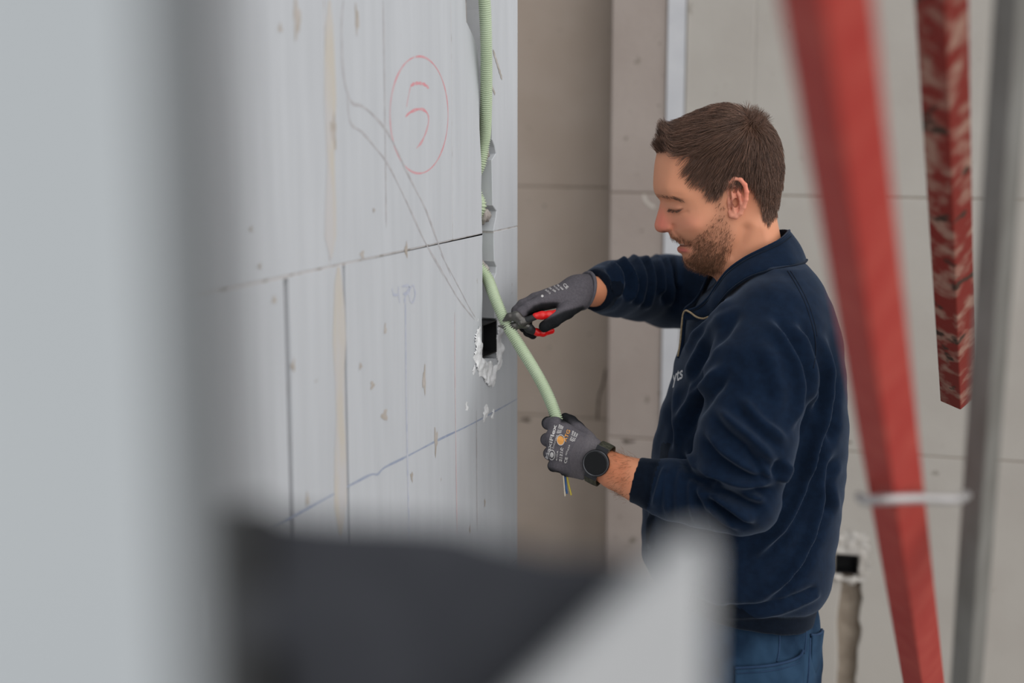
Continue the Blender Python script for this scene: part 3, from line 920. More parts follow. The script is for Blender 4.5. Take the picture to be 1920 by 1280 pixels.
def seg_d(x, y, pts):
    P = np.asarray(pts, float)
    d = np.full(np.shape(x), 1e9)
    for a, b in zip(P[:-1], P[1:]):
        e = b - a
        t = np.clip(((x - a[0]) * e[0] + (y - a[1]) * e[1]) / (e @ e), 0, 1)
        d = np.minimum(d, np.hypot(x - a[0] - e[0] * t, y - a[1] - e[1] * t))
    return d
relief = (0.0030 * g2(GX, GY, 1262, 386.5, 8, 5) - 0.0032 * g2(GX, GY, 1258, 376, 12, 4.5, 0.1) + 0.0035 * g2(GX, GY, 1252, 366, 17, 5, 0.1)
          + 0.0030 * g2(GX, GY, 1250, 426, 6.5, 7) - 0.0038 * np.exp(-(seg_d(GX, GY, [(1259, 420), (1260, 430), (1266, 438), (1276, 446), (1285, 454)]) / 3.5) ** 2)
          - 0.0022 * np.exp(-(seg_d(GX, GY, [(1252, 390), (1262, 391.5), (1273, 388)]) / 1.6) ** 2)
          - 0.0030 * np.exp(-(seg_d(GX, GY, [(1258, 397), (1268, 398), (1280, 393)]) / 4) ** 2)
          + 0.0035 * g2(GX, GY, 1290, 418, 16, 13) - 0.0040 * np.exp(-(seg_d(GX, GY, [(1273, 459.5), (1283, 458), (1291, 455)]) / 2.4) ** 2)
          + 0.0016 * g2(GX, GY, 1278, 467, 8, 4) - 0.0018 * g2(GX, GY, 1284, 476, 9, 4) - 0.0025 * g2(GX, GY, 1242, 434, 4, 2)
          - 0.0045 * np.exp(-(seg_d(GX, GY, [(1362, 470), (1378, 446), (1386, 424)]) / 10) ** 2)
          + 0.003 * np.exp(-(seg_d(GX, GY, [(1404, 420), (1392, 460), (1375, 510), (1362, 560)]) / 14) ** 2))
HH = (Wf + relief) * np.sqrt(np.maximum(1 - (1 - tt) ** 2, 0))
HH[-1] = 0
base = np.empty(GX.shape + (3,))
ry = (640 - GY) / F
dn = CP + ry * SP
base[..., 0] = (GX - 960) / F * D0 / dn
base[..., 1] = D0
base[..., 2] = (-SP + ry * CP) * D0 / dn
near = base.copy(); near[..., 1] -= HH
far = base.copy(); far[..., 1] += HH
far = far[:-1]                                # the outline ring is shared
nn_ = NR * NT
Vh = np.concatenate([near.reshape(-1, 3), far.reshape(-1, 3)])
i1 = np.arange(nn_).reshape(NR, NT)
i2 = np.concatenate([nn_ + np.arange((NR - 1) * NT).reshape(NR - 1, NT), i1[-1:]], 0)
def polar_quads(i):
    return np.stack([i[:-1], np.roll(i[:-1], -1, 1), np.roll(i[1:], -1, 1), i[1:]], -1).reshape(-1, 4)
Qh = np.concatenate([polar_quads(i1), polar_quads(i2)[:, ::-1]])
# skin tints: ruddy nose, ear, cheek; stubble; lips; shade painted in mouth and nostril
def lerp3(a, b, t): return a + (b - a) * t[..., None]
def lin(*c): return np.array(srgb(*c)[:3])
tx, ty = GX.copy(), GY.copy()
tc_ = np.zeros(GX.shape + (3,)) + lin(224, 156, 122)
tc_ = lerp3(tc_, lin(216, 118, 104), np.clip(0.72 * g2(tx, ty, 1240, 420, 20, 20) + 0.35 * g2(tx, ty, 1238, 395, 10, 18), 0, 1))
tc_ = lerp3(tc_, lin(220, 140, 116), 0.5 * g2(tx, ty, 1285, 412, 26, 18))
tc_ = lerp3(tc_, lin(214, 150, 124), 0.5 * g2(tx, ty, 1262, 385, 14, 6))
BEARD = [(1316, 362), (1326, 372), (1330, 395), (1318, 410), (1303, 428), (1294, 440), (1282, 444), (1270, 438), (1258, 434), (1254, 440), (1262, 449), (1272, 452), (1288, 455), (1292, 464), (1288, 474), (1280, 478), (1281, 488), (1290, 500), (1312, 511), (1330, 514), (1345, 506), (1356, 480), (1368, 452), (1370, 436), (1360, 420), (1352, 396), (1344, 362)]
bsd = poly_sd(tx, ty, BEARD)
bm_ = 1 / (1 + np.exp(np.clip((bsd + 2) / 4.0, -30, 30)))
tc_ = lerp3(tc_, lin(156, 110, 86), 0.50 * bm_)
tc_ = lerp3(tc_, lin(196, 104, 96), np.clip(1.2 * g2(tx, ty, 1277, 466.5, 10, 4.6), 0, 0.9))
tc_ = lerp3(tc_, lin(90, 40, 38), np.clip(np.exp(-(seg_d(tx, ty, [(1274, 459.3), (1283, 458.2), (1290, 455.6)]) / 1.6) ** 2), 0, 0.85))  # shade between the lips, painted into the tint
tc_ = lerp3(tc_, lin(210, 200, 188), np.clip(np.exp(-(seg_d(tx, ty, [(1272.5, 456.8), (1279, 455.8)]) / 1.0) ** 2), 0, 0.8))
tc_ = lerp3(tc_, lin(96, 50, 44), 0.8 * g2(tx, ty, 1244, 433, 4, 1.8))  # nostril shade painted as a dark spot of tint
tc_ = lerp3(tc_, lin(150, 98, 80), 0.55 * np.exp(-(seg_d(tx, ty, [(1251, 390), (1262, 391.6), (1273, 388)]) / 1.5) ** 2))
HAIRP = [(1226, 289), (1250, 285), (1280, 285), (1288, 290), (1285, 305), (1289, 325), (1300, 333), (1313, 341), (1317, 362), (1342, 362), (1349, 345), (1360, 336), (1380, 330), (1398, 345), (1410, 372), (1418, 404), (1430, 415), (1441, 402), (1457, 398), (1480, 390), (1490, 240), (1400, 180), (1300, 190), (1215, 240)]
hsd = poly_sd(tx, ty, HAIRP)
hm_ = 1 / (1 + np.exp(np.clip((hsd + 1) / 2.5, -30, 30)))
tc_ = lerp3(tc_, lin(104, 78, 64), 0.92 * hm_)
tint_h = np.concatenate([tc_.reshape(-1, 3), tc_[:-1].reshape(-1, 3)])
head_world = to_world(Vh)

# ---- ear (near side and its mirror)
g = Grid(L(1352, 418, D0 - 0.062) - np.array([0, 0.055, 0.004]), L(1408, 322, D0 - 0.062) + np.array([0, 0.02, 0.0]), 0.0008)
def EP(px, py, out):                          # out: mm from the side of the head
    return L(px, py, D0 - 0.068 - out * 0.001)
rim = [(1367, 366, 2), (1365.5, 352, 5), (1369, 341, 8), (1378, 335.5, 11), (1388, 338, 14), (1395, 347, 16.5), (1398, 360, 17.5), (1397, 374, 16.5), (1393, 388, 13.5), (1387, 399, 10), (1380, 405, 7.5), (1373, 403, 5), (1370, 396, 3)]
fe = g.chain([EP(*p) for p in rim], [.0028, .0030, .0031, .0032, .0033, .0034, .0033, .0032, .0032, .0036, .0040, .0040, .0034], 0.002)
plate = g.chain([EP(1380, 345, 8), EP(1384, 360, 9), EP(1383, 378, 7), EP(1379, 395, 4)], [.0075, .0105, .0100, .0070], 0.004)
tl = EP(1383, 370, 7) ; nrm = np.array([0.42, -0.9, 0.0]); nrm /= np.linalg.norm(nrm)
pl = (g.X - tl[0]) * nrm[0] + (g.D - tl[1]) * nrm[1]
plate = np.maximum(plate, np.abs(pl + 0.001) - 0.0022)
fe = smin(fe, plate, 0.0025)
fe = smin(fe, g.chain([EP(1388, 396, 9), EP(1389, 382, 12), EP(1386, 366, 12), EP(1379, 353, 9)], [.0024, .0026, .0027, .0022], 0.002), 0.002)
fe = smin(fe, g.chain([EP(1369, 388, 3), EP(1370, 380, 5), EP(1368, 373, 3)], [.0032, .0036, .0030], 0.003), 0.003)
fe = smin(fe, g.ell(EP(1377, 400, 4), (.0058, .0042, .0060)), 0.003)
fe = smin(fe, g.chain([EP(1372, 350, -4), EP(1374, 395, -4)], [.006, .006], 0.002), 0.005)
con_ = g.ell(EP(1379, 380, 8), (.0062, .0062, .0078))
fe = np.maximum(fe, -con_)
fe = np.maximum(fe, -g.ell(EP(1378, 357, 10), (.0045, .0040, .0050)))
Ve, Qe = nets(fe, g.lo, g.h)
Ve = relax(Ve, Qe, 1, 0.4)
ec = L(1380, 371, D0 - 0.075)
Ve[:, 0] = ec[0] + (Ve[:, 0] - ec[0]) * 1.13
Ve[:, 2] = ec[2] + (Ve[:, 2] - ec[2]) * 1.03
ex, ey = proj(Ve)
te = np.zeros((len(Ve), 3)) + lin(232, 158, 132)
te = lerp3(te, lin(232, 140, 116), np.clip(g2(ex, ey, 1396, 355, 14, 26), 0, 1))
te = lerp3(te, lin(120, 54, 46), 0.85 * g2(ex, ey, 1375, 380, 6, 8))  # shade of the ear bowl painted into the tint
te = lerp3(te, lin(150, 76, 64), 0.6 * g2(ex, ey, 1376, 356, 5, 7))  # painted shade in the upper ear hollow
Ve2 = Ve.copy(); Ve2[:, 1] = 2 * D0 - Ve2[:, 1]

# ---- the body under the clothes: torso, arms, legs in one field, joined with the head
SHL, ELL_, WRL = L(1440, 625, 2.30), L(1392, 935, 2.185), L(1112, 862, 2.274)
SHR, ELR, WRR = L(1425, 560, 2.63), L(1236, 548, 2.80), L(1098, 547, 2.475)
hipL, hipR = L(1405, 1270, D0 - 0.085), L(1405, 1270, D0 + 0.085)
footU = -CAM[2]
ankL = np.array([hipL[0] + 0.02, D0 - 0.11, footU + 0.09]); ankR = np.array([hipR[0] - 0.04, D0 + 0.11, footU + 0.09])
kneL = (hipL + ankL) / 2 + np.array([-0.03, 0, 0]); kneR = (hipR + ankR) / 2 + np.array([-0.04, 0, 0])
g = Grid((0.06, 2.08, footU + 0.02), (0.66, 2.92, -0.22), 0.008)
tl0 = L(1430, 1180, D0); tl1 = L(1420, 640, D0); tl2 = L(1420, 560, D0)
fb = g.chain([tl0, tl1], [0.090, 0.100], 0.02)
fb = smin(fb, g.chain([L(1425, 640, D0 - 0.09), L(1425, 640, D0 + 0.09)], [0.09, 0.09]), 0.03)
fb = smin(fb, g.chain([L(1420, 620, D0), L(1412, 545, D0)], [0.075, 0.052]), 0.03)
fb = smin(fb, g.chain([SHL, ELL_, L(1240, 911, 2.228), L(1200, 902, 2.2365), L(1150, 882, 2.2555), WRL], [0.045, 0.030, 0.029, 0.0355, 0.0295, 0.0235]), 0.03)
fb = smin(fb, g.chain([SHR, ELR, L(1112, 546, 2.505), WRR], [0.05, 0.032, 0.0275, 0.023]), 0.03)
for hp, kn, an in ((hipL, kneL, ankL), (hipR, kneR, ankR)):
    fb = smin(fb, g.chain([hp, kn, an], [0.060, 0.050, 0.036]), 0.03)
Vb, Qb = nets(fb, g.lo, g.h)
Vb = relax(Vb, Qb, 2)
bx_, by_ = proj(Vb)
tb = np.zeros((len(Vb), 3)) + lin(218, 148, 112)
tb = lerp3(tb, lin(208, 132, 96), 0.5 + 0.5 * fbm2(bx_, by_, 4, 0.08, 3).clip(-1, 1))
allV = [head_world, to_world(Ve), to_world(Ve2), to_world(Vb)]
off = np.cumsum([0] + [len(a) for a in allV])
allQ = np.concatenate([Qh, Qe + off[1], Qe[:, ::-1] + off[2], Qb + off[3]])
body = mesh_np('body', np.concatenate(allV), allQ, M['skin'], person)
set_attr(body, 'tint', np.concatenate([tint_h, te, te, tb]))
fixn(body)
head_bvh = bvh_of(head_world, Qh)

# ---- strands (hair, beard, brows, arm hair) as three-sided tapering tubes
def strands(name, paths, r0, r1, m, parent, col=(104, 77, 63), vary=0.4, clump=420.0):
    """paths (n, k, 3) world"""
    P = np.asarray(paths, float)
    n, k, _ = P.shape
    t = np.gradient(P, axis=1)
    t /= np.maximum(np.linalg.norm(t, axis=2, keepdims=True), 1e-12)
    ref = rng.normal(size=(n, 1, 3))
    a = np.cross(t, ref); a /= np.maximum(np.linalg.norm(a, axis=2, keepdims=True), 1e-12)
    b = np.cross(t, a)
    r = np.linspace(1, r1 / r0, k)[None, :, None] * r0 * rng.uniform(0.7, 1.5, (n, 1, 1))
    V = np.stack([P + r * (math.cos(q) * a + math.sin(q) * b) for q in (0, 2.094, 4.189)], 2)     # n,k,3,3
    idx = np.arange(n * k * 3).reshape(n, k, 3)
    Q = np.stack([idx[:, :-1], np.roll(idx[:, :-1], -1, 2), np.roll(idx[:, 1:], -1, 2), idx[:, 1:]], -1).reshape(-1, 4)
    o = mesh_np(name, V.reshape(-1, 3), Q, m, parent)
    tag(o, kind='stuff')
    br = np.exp(vary * (0.55 * rng.normal(size=n) + 0.55 * fbm2(P[:, 0, 1] + P[:, 0, 0], P[:, 0, 2] * 1.2, 77, clump, 2)))
    tn = lin(*col)[None] * br[:, None]
    set_attr(o, 'tint', np.clip(np.repeat(tn, k * 3, 0), 0, 1))
    return o

VIEW_R = to_world(np.array([1.0, 0, 0])) - CAM
VIEW_D = to_world(np.array([0, 1.0, 0])) - CAM
UPV = np.array([0, 0, 1.0])
# roots: faces of the head relief inside the hair line, both sides
cen = Vh[Qh].mean(1)
are = np.linalg.norm(np.cross(Vh[Qh[:, 2]] - Vh[Qh[:, 0]], Vh[Qh[:, 3]] - Vh[Qh[:, 1]]), axis=1)
gq = np.stack([np.concatenate([GX.ravel(), GX[:-1].ravel()])[Qh].mean(1), np.concatenate([GY.ravel(), GY[:-1].ravel()])[Qh].mean(1)], 1)
def pick(mask, n, nearbias=0.35):
    w = are * mask * np.where(cen[:, 1] < D0 + 0.02, 1.0, nearbias)
    return rng.choice(len(Qh), n, p=w / w.sum())
fh = poly_sd(gq[:, 0], gq[:, 1], HAIRP)
CROWN = np.array([1404.0, 222.0])
def grow(idx, length_fn, height_fn, dir_fn, k=6, jit=0.12):
    out = []
    for i in idx:
        qx, qy = gq[i]
        far_side = cen[i, 1] > D0
        p = to_world(cen[i])
        Lh = length_fn(qx, qy) * random.uniform(0.75, 1.15)
        hmax = height_fn(qx, qy) * random.uniform(0.25, 1.0)
        pts = [p]
        cx_, cy_ = qx, qy
        stp = Lh / (k - 1)
        j = np.array([random.gauss(0, jit), random.gauss(0, jit), random.gauss(0, jit)])
        for s in range(1, k):
            dx, dy = dir_fn(cx_, cy_)
            v = VIEW_R * dx - UPV * dy + j
            v /= np.linalg.norm(v)
            q = pts[-1] + v * stp
            loc, nr, _, _ = head_bvh.find_nearest(Vector(q))
            loc = np.array(loc); nr = np.array(nr)
            c = q - loc
            if (nr @ (loc - to_world(np.array([0.345, D0, -0.13])))) < 0: nr = -nr
            hh = hmax * (1 - (1 - s / (k - 1)) ** 2)
            q2 = loc + nr * hh
            # free tips may leave the scalp (front quiff, tufts)
            free = free_fn(cx_, cy_)
            q = q2 * (1 - free) + (q + nr * hh * 0.25) * free
            pts.append(q)
            cx_ += dx * stp / 0.00092; cy_ += dy * stp / 0.00092
        out.append(pts)
    return np.array(out)
def free_fn(x, y):
    return min(1.0, max(0.0, (1280 - x) / 36.0)) * 0.85 if y < 300 else 0.0
def hdir(x, y):
    d = np.array([x, y]) - CROWN
    r = np.linalg.norm(d) + 1e-6
    d = d / r
    if x < 1330 and y < 290:               # top: combed forward, rising at the front
        w = min(1, max(0, (1310 - x) / 50))
        d = d * (1 - 0.85 * w) + np.array([-1.0, 0.02]) * 0.85 * w
        if x < 1262:
            f_ = min(1, (1262 - x) / 22)
            d = d * (1 - f_) + np.array([-0.42, -0.9]) * f_
    elif x < 1345 and y >= 285:            # temple: falls forward and down
        d = d * 0.6 + np.array([-0.25, 0.75]) * 0.5
    elif x > 1380 and y > 260:             # back: falls down
        d = d * 0.45 + np.array([-0.10, 0.9]) * 0.6
    return d / (np.linalg.norm(d) + 1e-9)
def hlen(x, y):
    if y > 370: return 0.010
    if y > 330: return 0.016
    if x < 1300: return min(0.036, max(0.0135, (x - 1226) * 0.00075)) if y < 300 else 0.022
    if y < 270: return 0.040
    return 0.026
def hhei(x, y):
    if y > 385: return 0.0025
    if y > 340: return 0.0065
    if y > 300: return 0.0085 if x > 1330 else 0.0060
    if y < 262: return 0.0135
    return 0.0105
hi = pick(fh < -0.5, 15000)
hp = grow(hi, hlen, hhei, hdir)
strands('hair', hp, 0.00036, 0.00014, M['hair'], person, vary=0.5)
# crown tuft
hi = pick((fh < 0) & (np.hypot(gq[:, 0] - 1412, gq[:, 1] - 226) < 20), 500)
free_save = free_fn
def free_fn(x, y): return 0.8
hp = grow(hi, lambda x, y: 0.022, lambda x, y: 0.012, lambda x, y: (0.55, -0.83), 5, 0.35)
strands('hair_tuft', hp, 0.00030, 0.00012, M['hair'], person)
def free_fn(x, y): return 0.55
# beard
fb_ = poly_sd(gq[:, 0], gq[:, 1], BEARD)
dens = np.clip(-fb_ / 9, 0.10, 1) * (0.30 + 0.70 * np.clip((gq[:, 1] - 415) / 60, 0, 1)) * (1 + 1.2 * g2(gq[:, 0], gq[:, 1], 1318, 490, 30, 26))
hi = pick((fb_ < 1) * dens, 3300, 0.4)
hp = grow(hi, lambda x, y: 0.0050 if y < 440 else 0.0080, lambda x, y: 0.0030 if y < 440 else 0.0050, lambda x, y: (-0.35, 0.93) if x > 1285 else (0.5, 0.86), 4, 0.32)
strands('beard', hp, 0.00022, 0.00010, M['beard'], person, (122, 86, 64), 0.45)
# eyebrow and lashes
eb = seg_d(gq[:, 0], gq[:, 1], [(1228, 363.5), (1240, 363), (1256, 366), (1274, 371.5)])
hi = pick(np.clip(1 - eb / 3.0, 0, 1), 330, 0.5)
hp = grow(hi, lambda x, y: 0.008, lambda x, y: 0.002, lambda x, y: (0.95, 0.15), 4, 0.2)
strands('eyebrow', hp, 0.00020, 0.0001, M['hair'], person, (112, 82, 66))
el = seg_d(gq[:, 0], gq[:, 1], [(1252, 390), (1262, 391.5), (1272, 388.5)])
hi = pick(el < 0.8, 120, 0.2)
hp = grow(hi, lambda x, y: 0.006, lambda x, y: 0.003, lambda x, y: (-0.6, 0.8), 4, 0.2)
strands('eyelash', hp, 0.00022, 0.0001, M['hair'], person)

# ---- sweatshirt
def ctr(lev):
    """(py, x front, x back) in photo pixels on the mid-plane"""
    return lev
LEV = [(484, 1402, 1498, .090), (492, 1390, 1510, .118), (508, 1374, 1522, .146), (530, 1352, 1538, .168), (560, 1322, 1552, .187), (610, 1292, 1566, .198), (650, 1278, 1573, .200), (700, 1265, 1579, .197), (760, 1247, 1583, .192), (820, 1233, 1582, .188), (880, 1219, 1578, .186),
       (950, 1208, 1570, .186), (1010, 1203, 1560, .188), (1050, 1206, 1552, .188), (1070, 1214, 1546, .184), (1082, 1224, 1540, .178), (1090, 1236, 1529, .169), (1124, 1244, 1522, .165)]
us, cx_, rx_, rd_ = [], [], [], []
for py, xf, xb, rd in LEV:
    a, b = L(xf, py, D0), L(xb, py, D0)
    us.append(a[2]); cx_.append((a[0] + b[0]) / 2); rx_.append((b[0] - a[0]) / 2); rd_.append(rd)
g = Grid((0.10, 2.06, L(1400, 1140, D0)[2]), (0.64, 2.93, -0.235), 0.0038)
ft = g.stack(us, cx_, rx_, [D0] * len(us), rd_, 2.25)
armL = g.chain([L(1440, 618, 2.312), L(1425, 700, 2.250), L(1398, 830, 2.195), L(1385, 925, 2.185)], [0.080, 0.083, 0.077, 0.064], 0.02)
foreL = g.chain([L(1388, 930, 2.185), L(1325, 925, 2.205), L(1262, 918, 2.222), L(1226, 908, 2.232)], [0.062, 0.054, 0.047, 0.042], 0.015)
cuffL = g.chain([L(1226, 908, 2.232), L(1188, 898, 2.240)], [0.0395, 0.0378], 0.01)
# cut the cuff square across the forearm
ax_ = L(1188, 898, 2.240) - L(1226, 908, 2.232); ax_ /= np.linalg.norm(ax_)
pc = L(1189, 899, 2.240)
cutL = (g.X - pc[0]) * ax_[0] + (g.D - pc[1]) * ax_[1] + (g.U - pc[2]) * ax_[2]
armL = smin(smin(armL, foreL, 0.02), cuffL, 0.005)
armL = np.maximum(armL, cutL)
armR = g.chain([L(1420, 560, 2.60), L(1330, 550, 2.70), L(1250, 546, 2.765)], [0.080, 0.075, 0.068], 0.02)
foreR = g.chain([L(1250, 546, 2.765), L(1195, 542, 2.67), L(1150, 541, 2.58), L(1130, 543, 2.535)], [0.068, 0.058, 0.050, 0.043], 0.015)
cuffR = g.chain([L(1130, 543, 2.535), L(1112, 545, 2.50)], [0.040, 0.037], 0.01)
ax2 = L(1112, 545, 2.50) - L(1150, 541, 2.58); ax2 /= np.linalg.norm(ax2)
pc2 = L(1116, 545, 2.503)
cutR = (g.X - pc2[0]) * ax2[0] + (g.D - pc2[1]) * ax2[1] + (g.U - pc2[2]) * ax2[2]
armR = np.maximum(smin(smin(armR, foreR, 0.02), cuffR, 0.005), cutR)
fs = smin(smin(ft, armL, 0.022), armR, 0.03)
Vs, Qs = nets(fs, g.lo, g.h)
Vs = relax(Vs, Qs, 2, 0.5)
hem_u = Vs[:, 2].copy()
wgt = np.clip((-0.62 - Vs[:, 2]) / 0.22, 0, 1) * (np.abs(Vs[:, 1] - D0) < 0.21)
Vs[:, 2] -= 0.19 * (Vs[:, 0] - L(1418, 1187, 2.30)[0]) * wgt * (Vs[:, 0] > 0.3)
# folds traced from the photograph, applied as real relief along the surface normal
fold_w, fold_h = 560, 820
FX0, FY0 = 1080, 420
fyy, fxx = np.mgrid[0:fold_h, 0:fold_w].astype(np.float32)
fxx += FX0; fyy += FY0
field = np.zeros((fold_h, fold_w), np.float32)
def c4(x, y): return (1160 + x / 2.667, 420 + y / 2.667)
def c5(x, y): return (1160 + x / 2.909, 840 + y / 2.909)
def c2(x, y): return (860 + x / 4.8, 460 + y / 4.8)
def fold(pts, amp, w, side=0.0, fade=0.25):
    """ridge along pts; side > 0 digs a valley to the right of the path, side < 0 to the left"""
    global field
    C = catmull(np.c_[np.array(pts, float), np.zeros(len(pts))], 8)[:, :2]
    s = np.r_[0, np.cumsum(np.linalg.norm(np.diff(C, axis=0), axis=1))]; s /= s[-1]
    x0, x1 = int(max(0, C[:, 0].min() - 4 * w - FX0)), int(min(fold_w, C[:, 0].max() + 4 * w - FX0))
    y0, y1 = int(max(0, C[:, 1].min() - 4 * w - FY0)), int(min(fold_h, C[:, 1].max() + 4 * w - FY0))
    if x1 <= x0 or y1 <= y0: return
    X, Y = fxx[y0:y1, x0:x1], fyy[y0:y1, x0:x1]
    best = np.full(X.shape, 1e9, np.float32); sg = np.zeros(X.shape, np.float32); par = np.zeros(X.shape, np.float32)
    for i in range(len(C) - 1):
        a, e = C[i], C[i + 1] - C[i]
        ee = max(e @ e, 1e-9)
        t = np.clip(((X - a[0]) * e[0] + (Y - a[1]) * e[1]) / ee, 0, 1)
        dx, dy = X - a[0] - e[0] * t, Y - a[1] - e[1] * t
        d = np.hypot(dx, dy)
        m = d < best
        best = np.where(m, d, best)
        sg = np.where(m, np.sign(e[0] * dy - e[1] * dx), sg)
        par = np.where(m, s[i] + (s[i + 1] - s[i]) * t, par)
    tap = np.clip(np.minimum(par, 1 - par) / fade, 0, 1); tap = tap * tap * (3 - 2 * tap)
    prof = np.exp(-(best / w) ** 2)
    if side:
        off_ = best * sg * np.sign(side) - 1.5 * w
        prof = prof - abs(side) * np.exp(-(off_ / w) ** 2)
    field[y0:y1, x0:x1] += 1.5 * amp * tap * prof
# sleeve of the near arm
fold([c4(*p) for p in ((600, 400), (500, 510), (410, 650), (360, 760), (350, 850))], 0.009, 9, -0.8)
fold([c4(*p) for p in ((520, 560), (450, 680), (390, 790), (350, 900))], 0.006, 8, 0.5)
fold([c4(*p) for p in ((540, 690), (450, 800), (350, 920), (318, 1010), (322, 1080))], 0.010, 10, -0.7)
fold([c4(*p) for p in ((720, 450), (830, 590), (895, 740), (903, 850), (880, 970), (830, 1050))], 0.009, 9, -0.8)
fold([c4(*p) for p in ((850, 480), (935, 620), (968, 770), (958, 890), (915, 965))], 0.009, 9, -0.8)
fold([c4(*p) for p in ((700, 560), (760, 700), (800, 830), (800, 960))], 0.004, 14, 0.4)
fold([c4(*p) for p in ((480, 900), (580, 1010), (700, 1110), (800, 1220))], 0.009, 10, 0.8)
fold([c4(*p) for p in ((600, 860), (700, 980), (800, 1060), (850, 1120))], 0.006, 10, 0.6)
fold([c4(*p) for p in ((420, 1010), (520, 1130), (640, 1210), (760, 1260))], 0.008, 9, 0.8)
fold([c4(*p) for p in ((640, 1090), (700, 1170), (740, 1240), (790, 1270))], 0.006, 7, 0.6)
fold([c4(*p) for p in ((345, 1120), (380, 1200), (440, 1240), (520, 1280))], 0.007, 8, 0.8)
fold([c5(*p) for p in ((420, 60), (560, 150), (680, 195), (800, 185), (870, 175))], 0.013, 10, 1.0)
fold([c5(*p) for p in ((860, 190), (900, 130), (920, 60))], 0.010, 9, -0.7)
fold([c5(*p) for p in ((500, 180), (640, 230), (750, 270), (815, 285))], 0.012, 9, 1.0)
fold([c5(*p) for p in ((460, 220), (580, 300), (690, 375), (762, 390))], 0.012, 9, 1.0)
fold([c5(*p) for p in ((430, 200), (500, 320), (590, 400), (680, 455))], 0.008, 9, 0.7)
fold([c5(*p) for p in ((380, 100), (460, 150), (560, 230))], 0.008, 8, 0.8)
# rings on the forearm
for q in (((250, 80), (215, 190), (205, 330)), ((300, 78), (265, 200), (268, 380)), ((350, 80), (325, 220), (335, 415)), ((395, 110), (385, 260), (420, 440)), ((430, 170), (460, 320), (520, 470))):
    fold([c5(p[0] + rng.normal(0, 7), p[1]) for p in q], 0.0036 * rng.uniform(0.5, 1.3), 5.5 * rng.uniform(0.8, 1.3), 0.5, 0.2)
fold([c5(*p) for p in ((195, 75), (165, 190), (160, 330))], -0.0035, 4, 0, 0.05)
# body and back
fold([c4(*p) for p in ((985, 520), (1035, 640), (1045, 780), (1030, 920), (985, 1080), (930, 1230), (860, 1330))], 0.012, 10, -0.7)
fold([c5(*p) for p in ((1075, -40), (1035, 120), (975, 290), (890, 430), (780, 545), (700, 610))], 0.010, 9, -0.6)
fold([c5(*p) for p in ((1165, -40), (1120, 200), (1055, 440), (985, 600), (890, 730), (790, 810), (700, 850))], 0.010, 9, -0.7)
fold([c4(*p) for p in ((1108, 720), (1100, 850), (1080, 1010), (1060, 1130))], -0.010, 6, 0)
fold([c5(*p) for p in ((1180, 30), (1135, 180), (1140, 290), (1168, 390))], -0.010, 8, -0.6)
fold([c4(*p) for p in ((290, 780), (285, 900), (300, 1040), (280, 1160))], 0.006, 7, 0.7)
fold([c4(*p) for p in ((240, 860), (220, 980), (190, 1100), (170, 1180))], 0.005, 7, 0.5)
fold([c5(*p) for p in ((180, 340), (170, 440), (175, 560))], 0.006, 5, 0.6)
fold([c5(*p) for p in ((1105, 782), (1000, 838), (860, 885), (700, 905), (560, 905))], 0.006, 7, 1.0, 0.08)
fold([c4(*p) for p in ((340, 590), (420, 520), (520, 430), (560, 350))], 0.007, 8, -0.8)
fold([c4(*p) for p in ((320, 660), (390, 570), (500, 480))], 0.005, 7, -0.7)
# rings on the far sleeve
for q, a in ((((1265, 240), (1300, 330), (1290, 450), (1240, 540)), .004), (((1340, 150), (1420, 230), (1445, 350), (1400, 480)), .009), (((1420, 95), (1510, 180), (1570, 290), (1570, 400), (1510, 520)), .010),
             (((1520, 85), (1610, 170), (1655, 300), (1655, 440), (1600, 560)), .010), (((1640, 85), (1705, 170), (1730, 300), (1710, 450), (1670, 590)), .009), (((1745, 75), (1805, 160), (1835, 300), (1820, 460)), .009),
             (((1830, 80), (1890, 200), (1900, 380), (1880, 560)), .008), (((1930, 80), (1970, 220), (1980, 400)), .006)):
    fold([c2(*p) for p in q], a * 0.9, 5.5, 0.8, 0.16)
N_ = vnormals(Vs, Qs)
sx, sy = proj(Vs)
view = -Vs / np.linalg.norm(Vs, axis=1, keepdims=True)
fac = np.clip((N_ * view).sum(1) * 2.5 + 0.45, 0, 1)
ix = np.clip(sx - FX0, 0, fold_w - 2); iy = np.clip(sy - FY0, 0, fold_h - 2)
x0 = ix.astype(int); y0 = iy.astype(int); fx = ix - x0; fy = iy - y0
disp = (field[y0, x0] * (1 - fx) * (1 - fy) + field[y0, x0 + 1] * fx * (1 - fy) + field[y0 + 1, x0] * (1 - fx) * fy + field[y0 + 1, x0 + 1] * fx * fy)
soft = 0.0012 * fbm2(sx + 40 * Vs[:, 1], sy, 9, 0.05, 3)
Vs = Vs + N_ * (disp * fac + soft)[:, None]
Vs = relax(Vs, Qs, 1, 0.35)
sweat_w = to_world(Vs)
sweat = mesh_np('sweatshirt', sweat_w, Qs, [M['navy'], M['navy_rib']], person)
tag(sweat, 'navy blue quarter-zip sweatshirt')
# rib-knit cuffs and hem
qx, qy = sx[Qs].mean(1), sy[Qs].mean(1)
qc = Vs[Qs].mean(1)
cl_ = ((qc - pc) @ ax_) > -0.034
cl_ &= (qc[:, 1] < 2.4) & (qx < 1260) & (qy > 830)
cr_ = (((qc - pc2) @ ax2) > -0.016) & (qc[:, 1] > 2.4) & (qx < 1180)
hm2 = hem_u[Qs].mean(1) < L(1400, 1087, D0)[2]
sweat.data.polygons.foreach_set('material_index', (cl_ | cr_ | hm2).astype(np.int32))
sw_bvh = bvh_of(sweat_w, Qs)

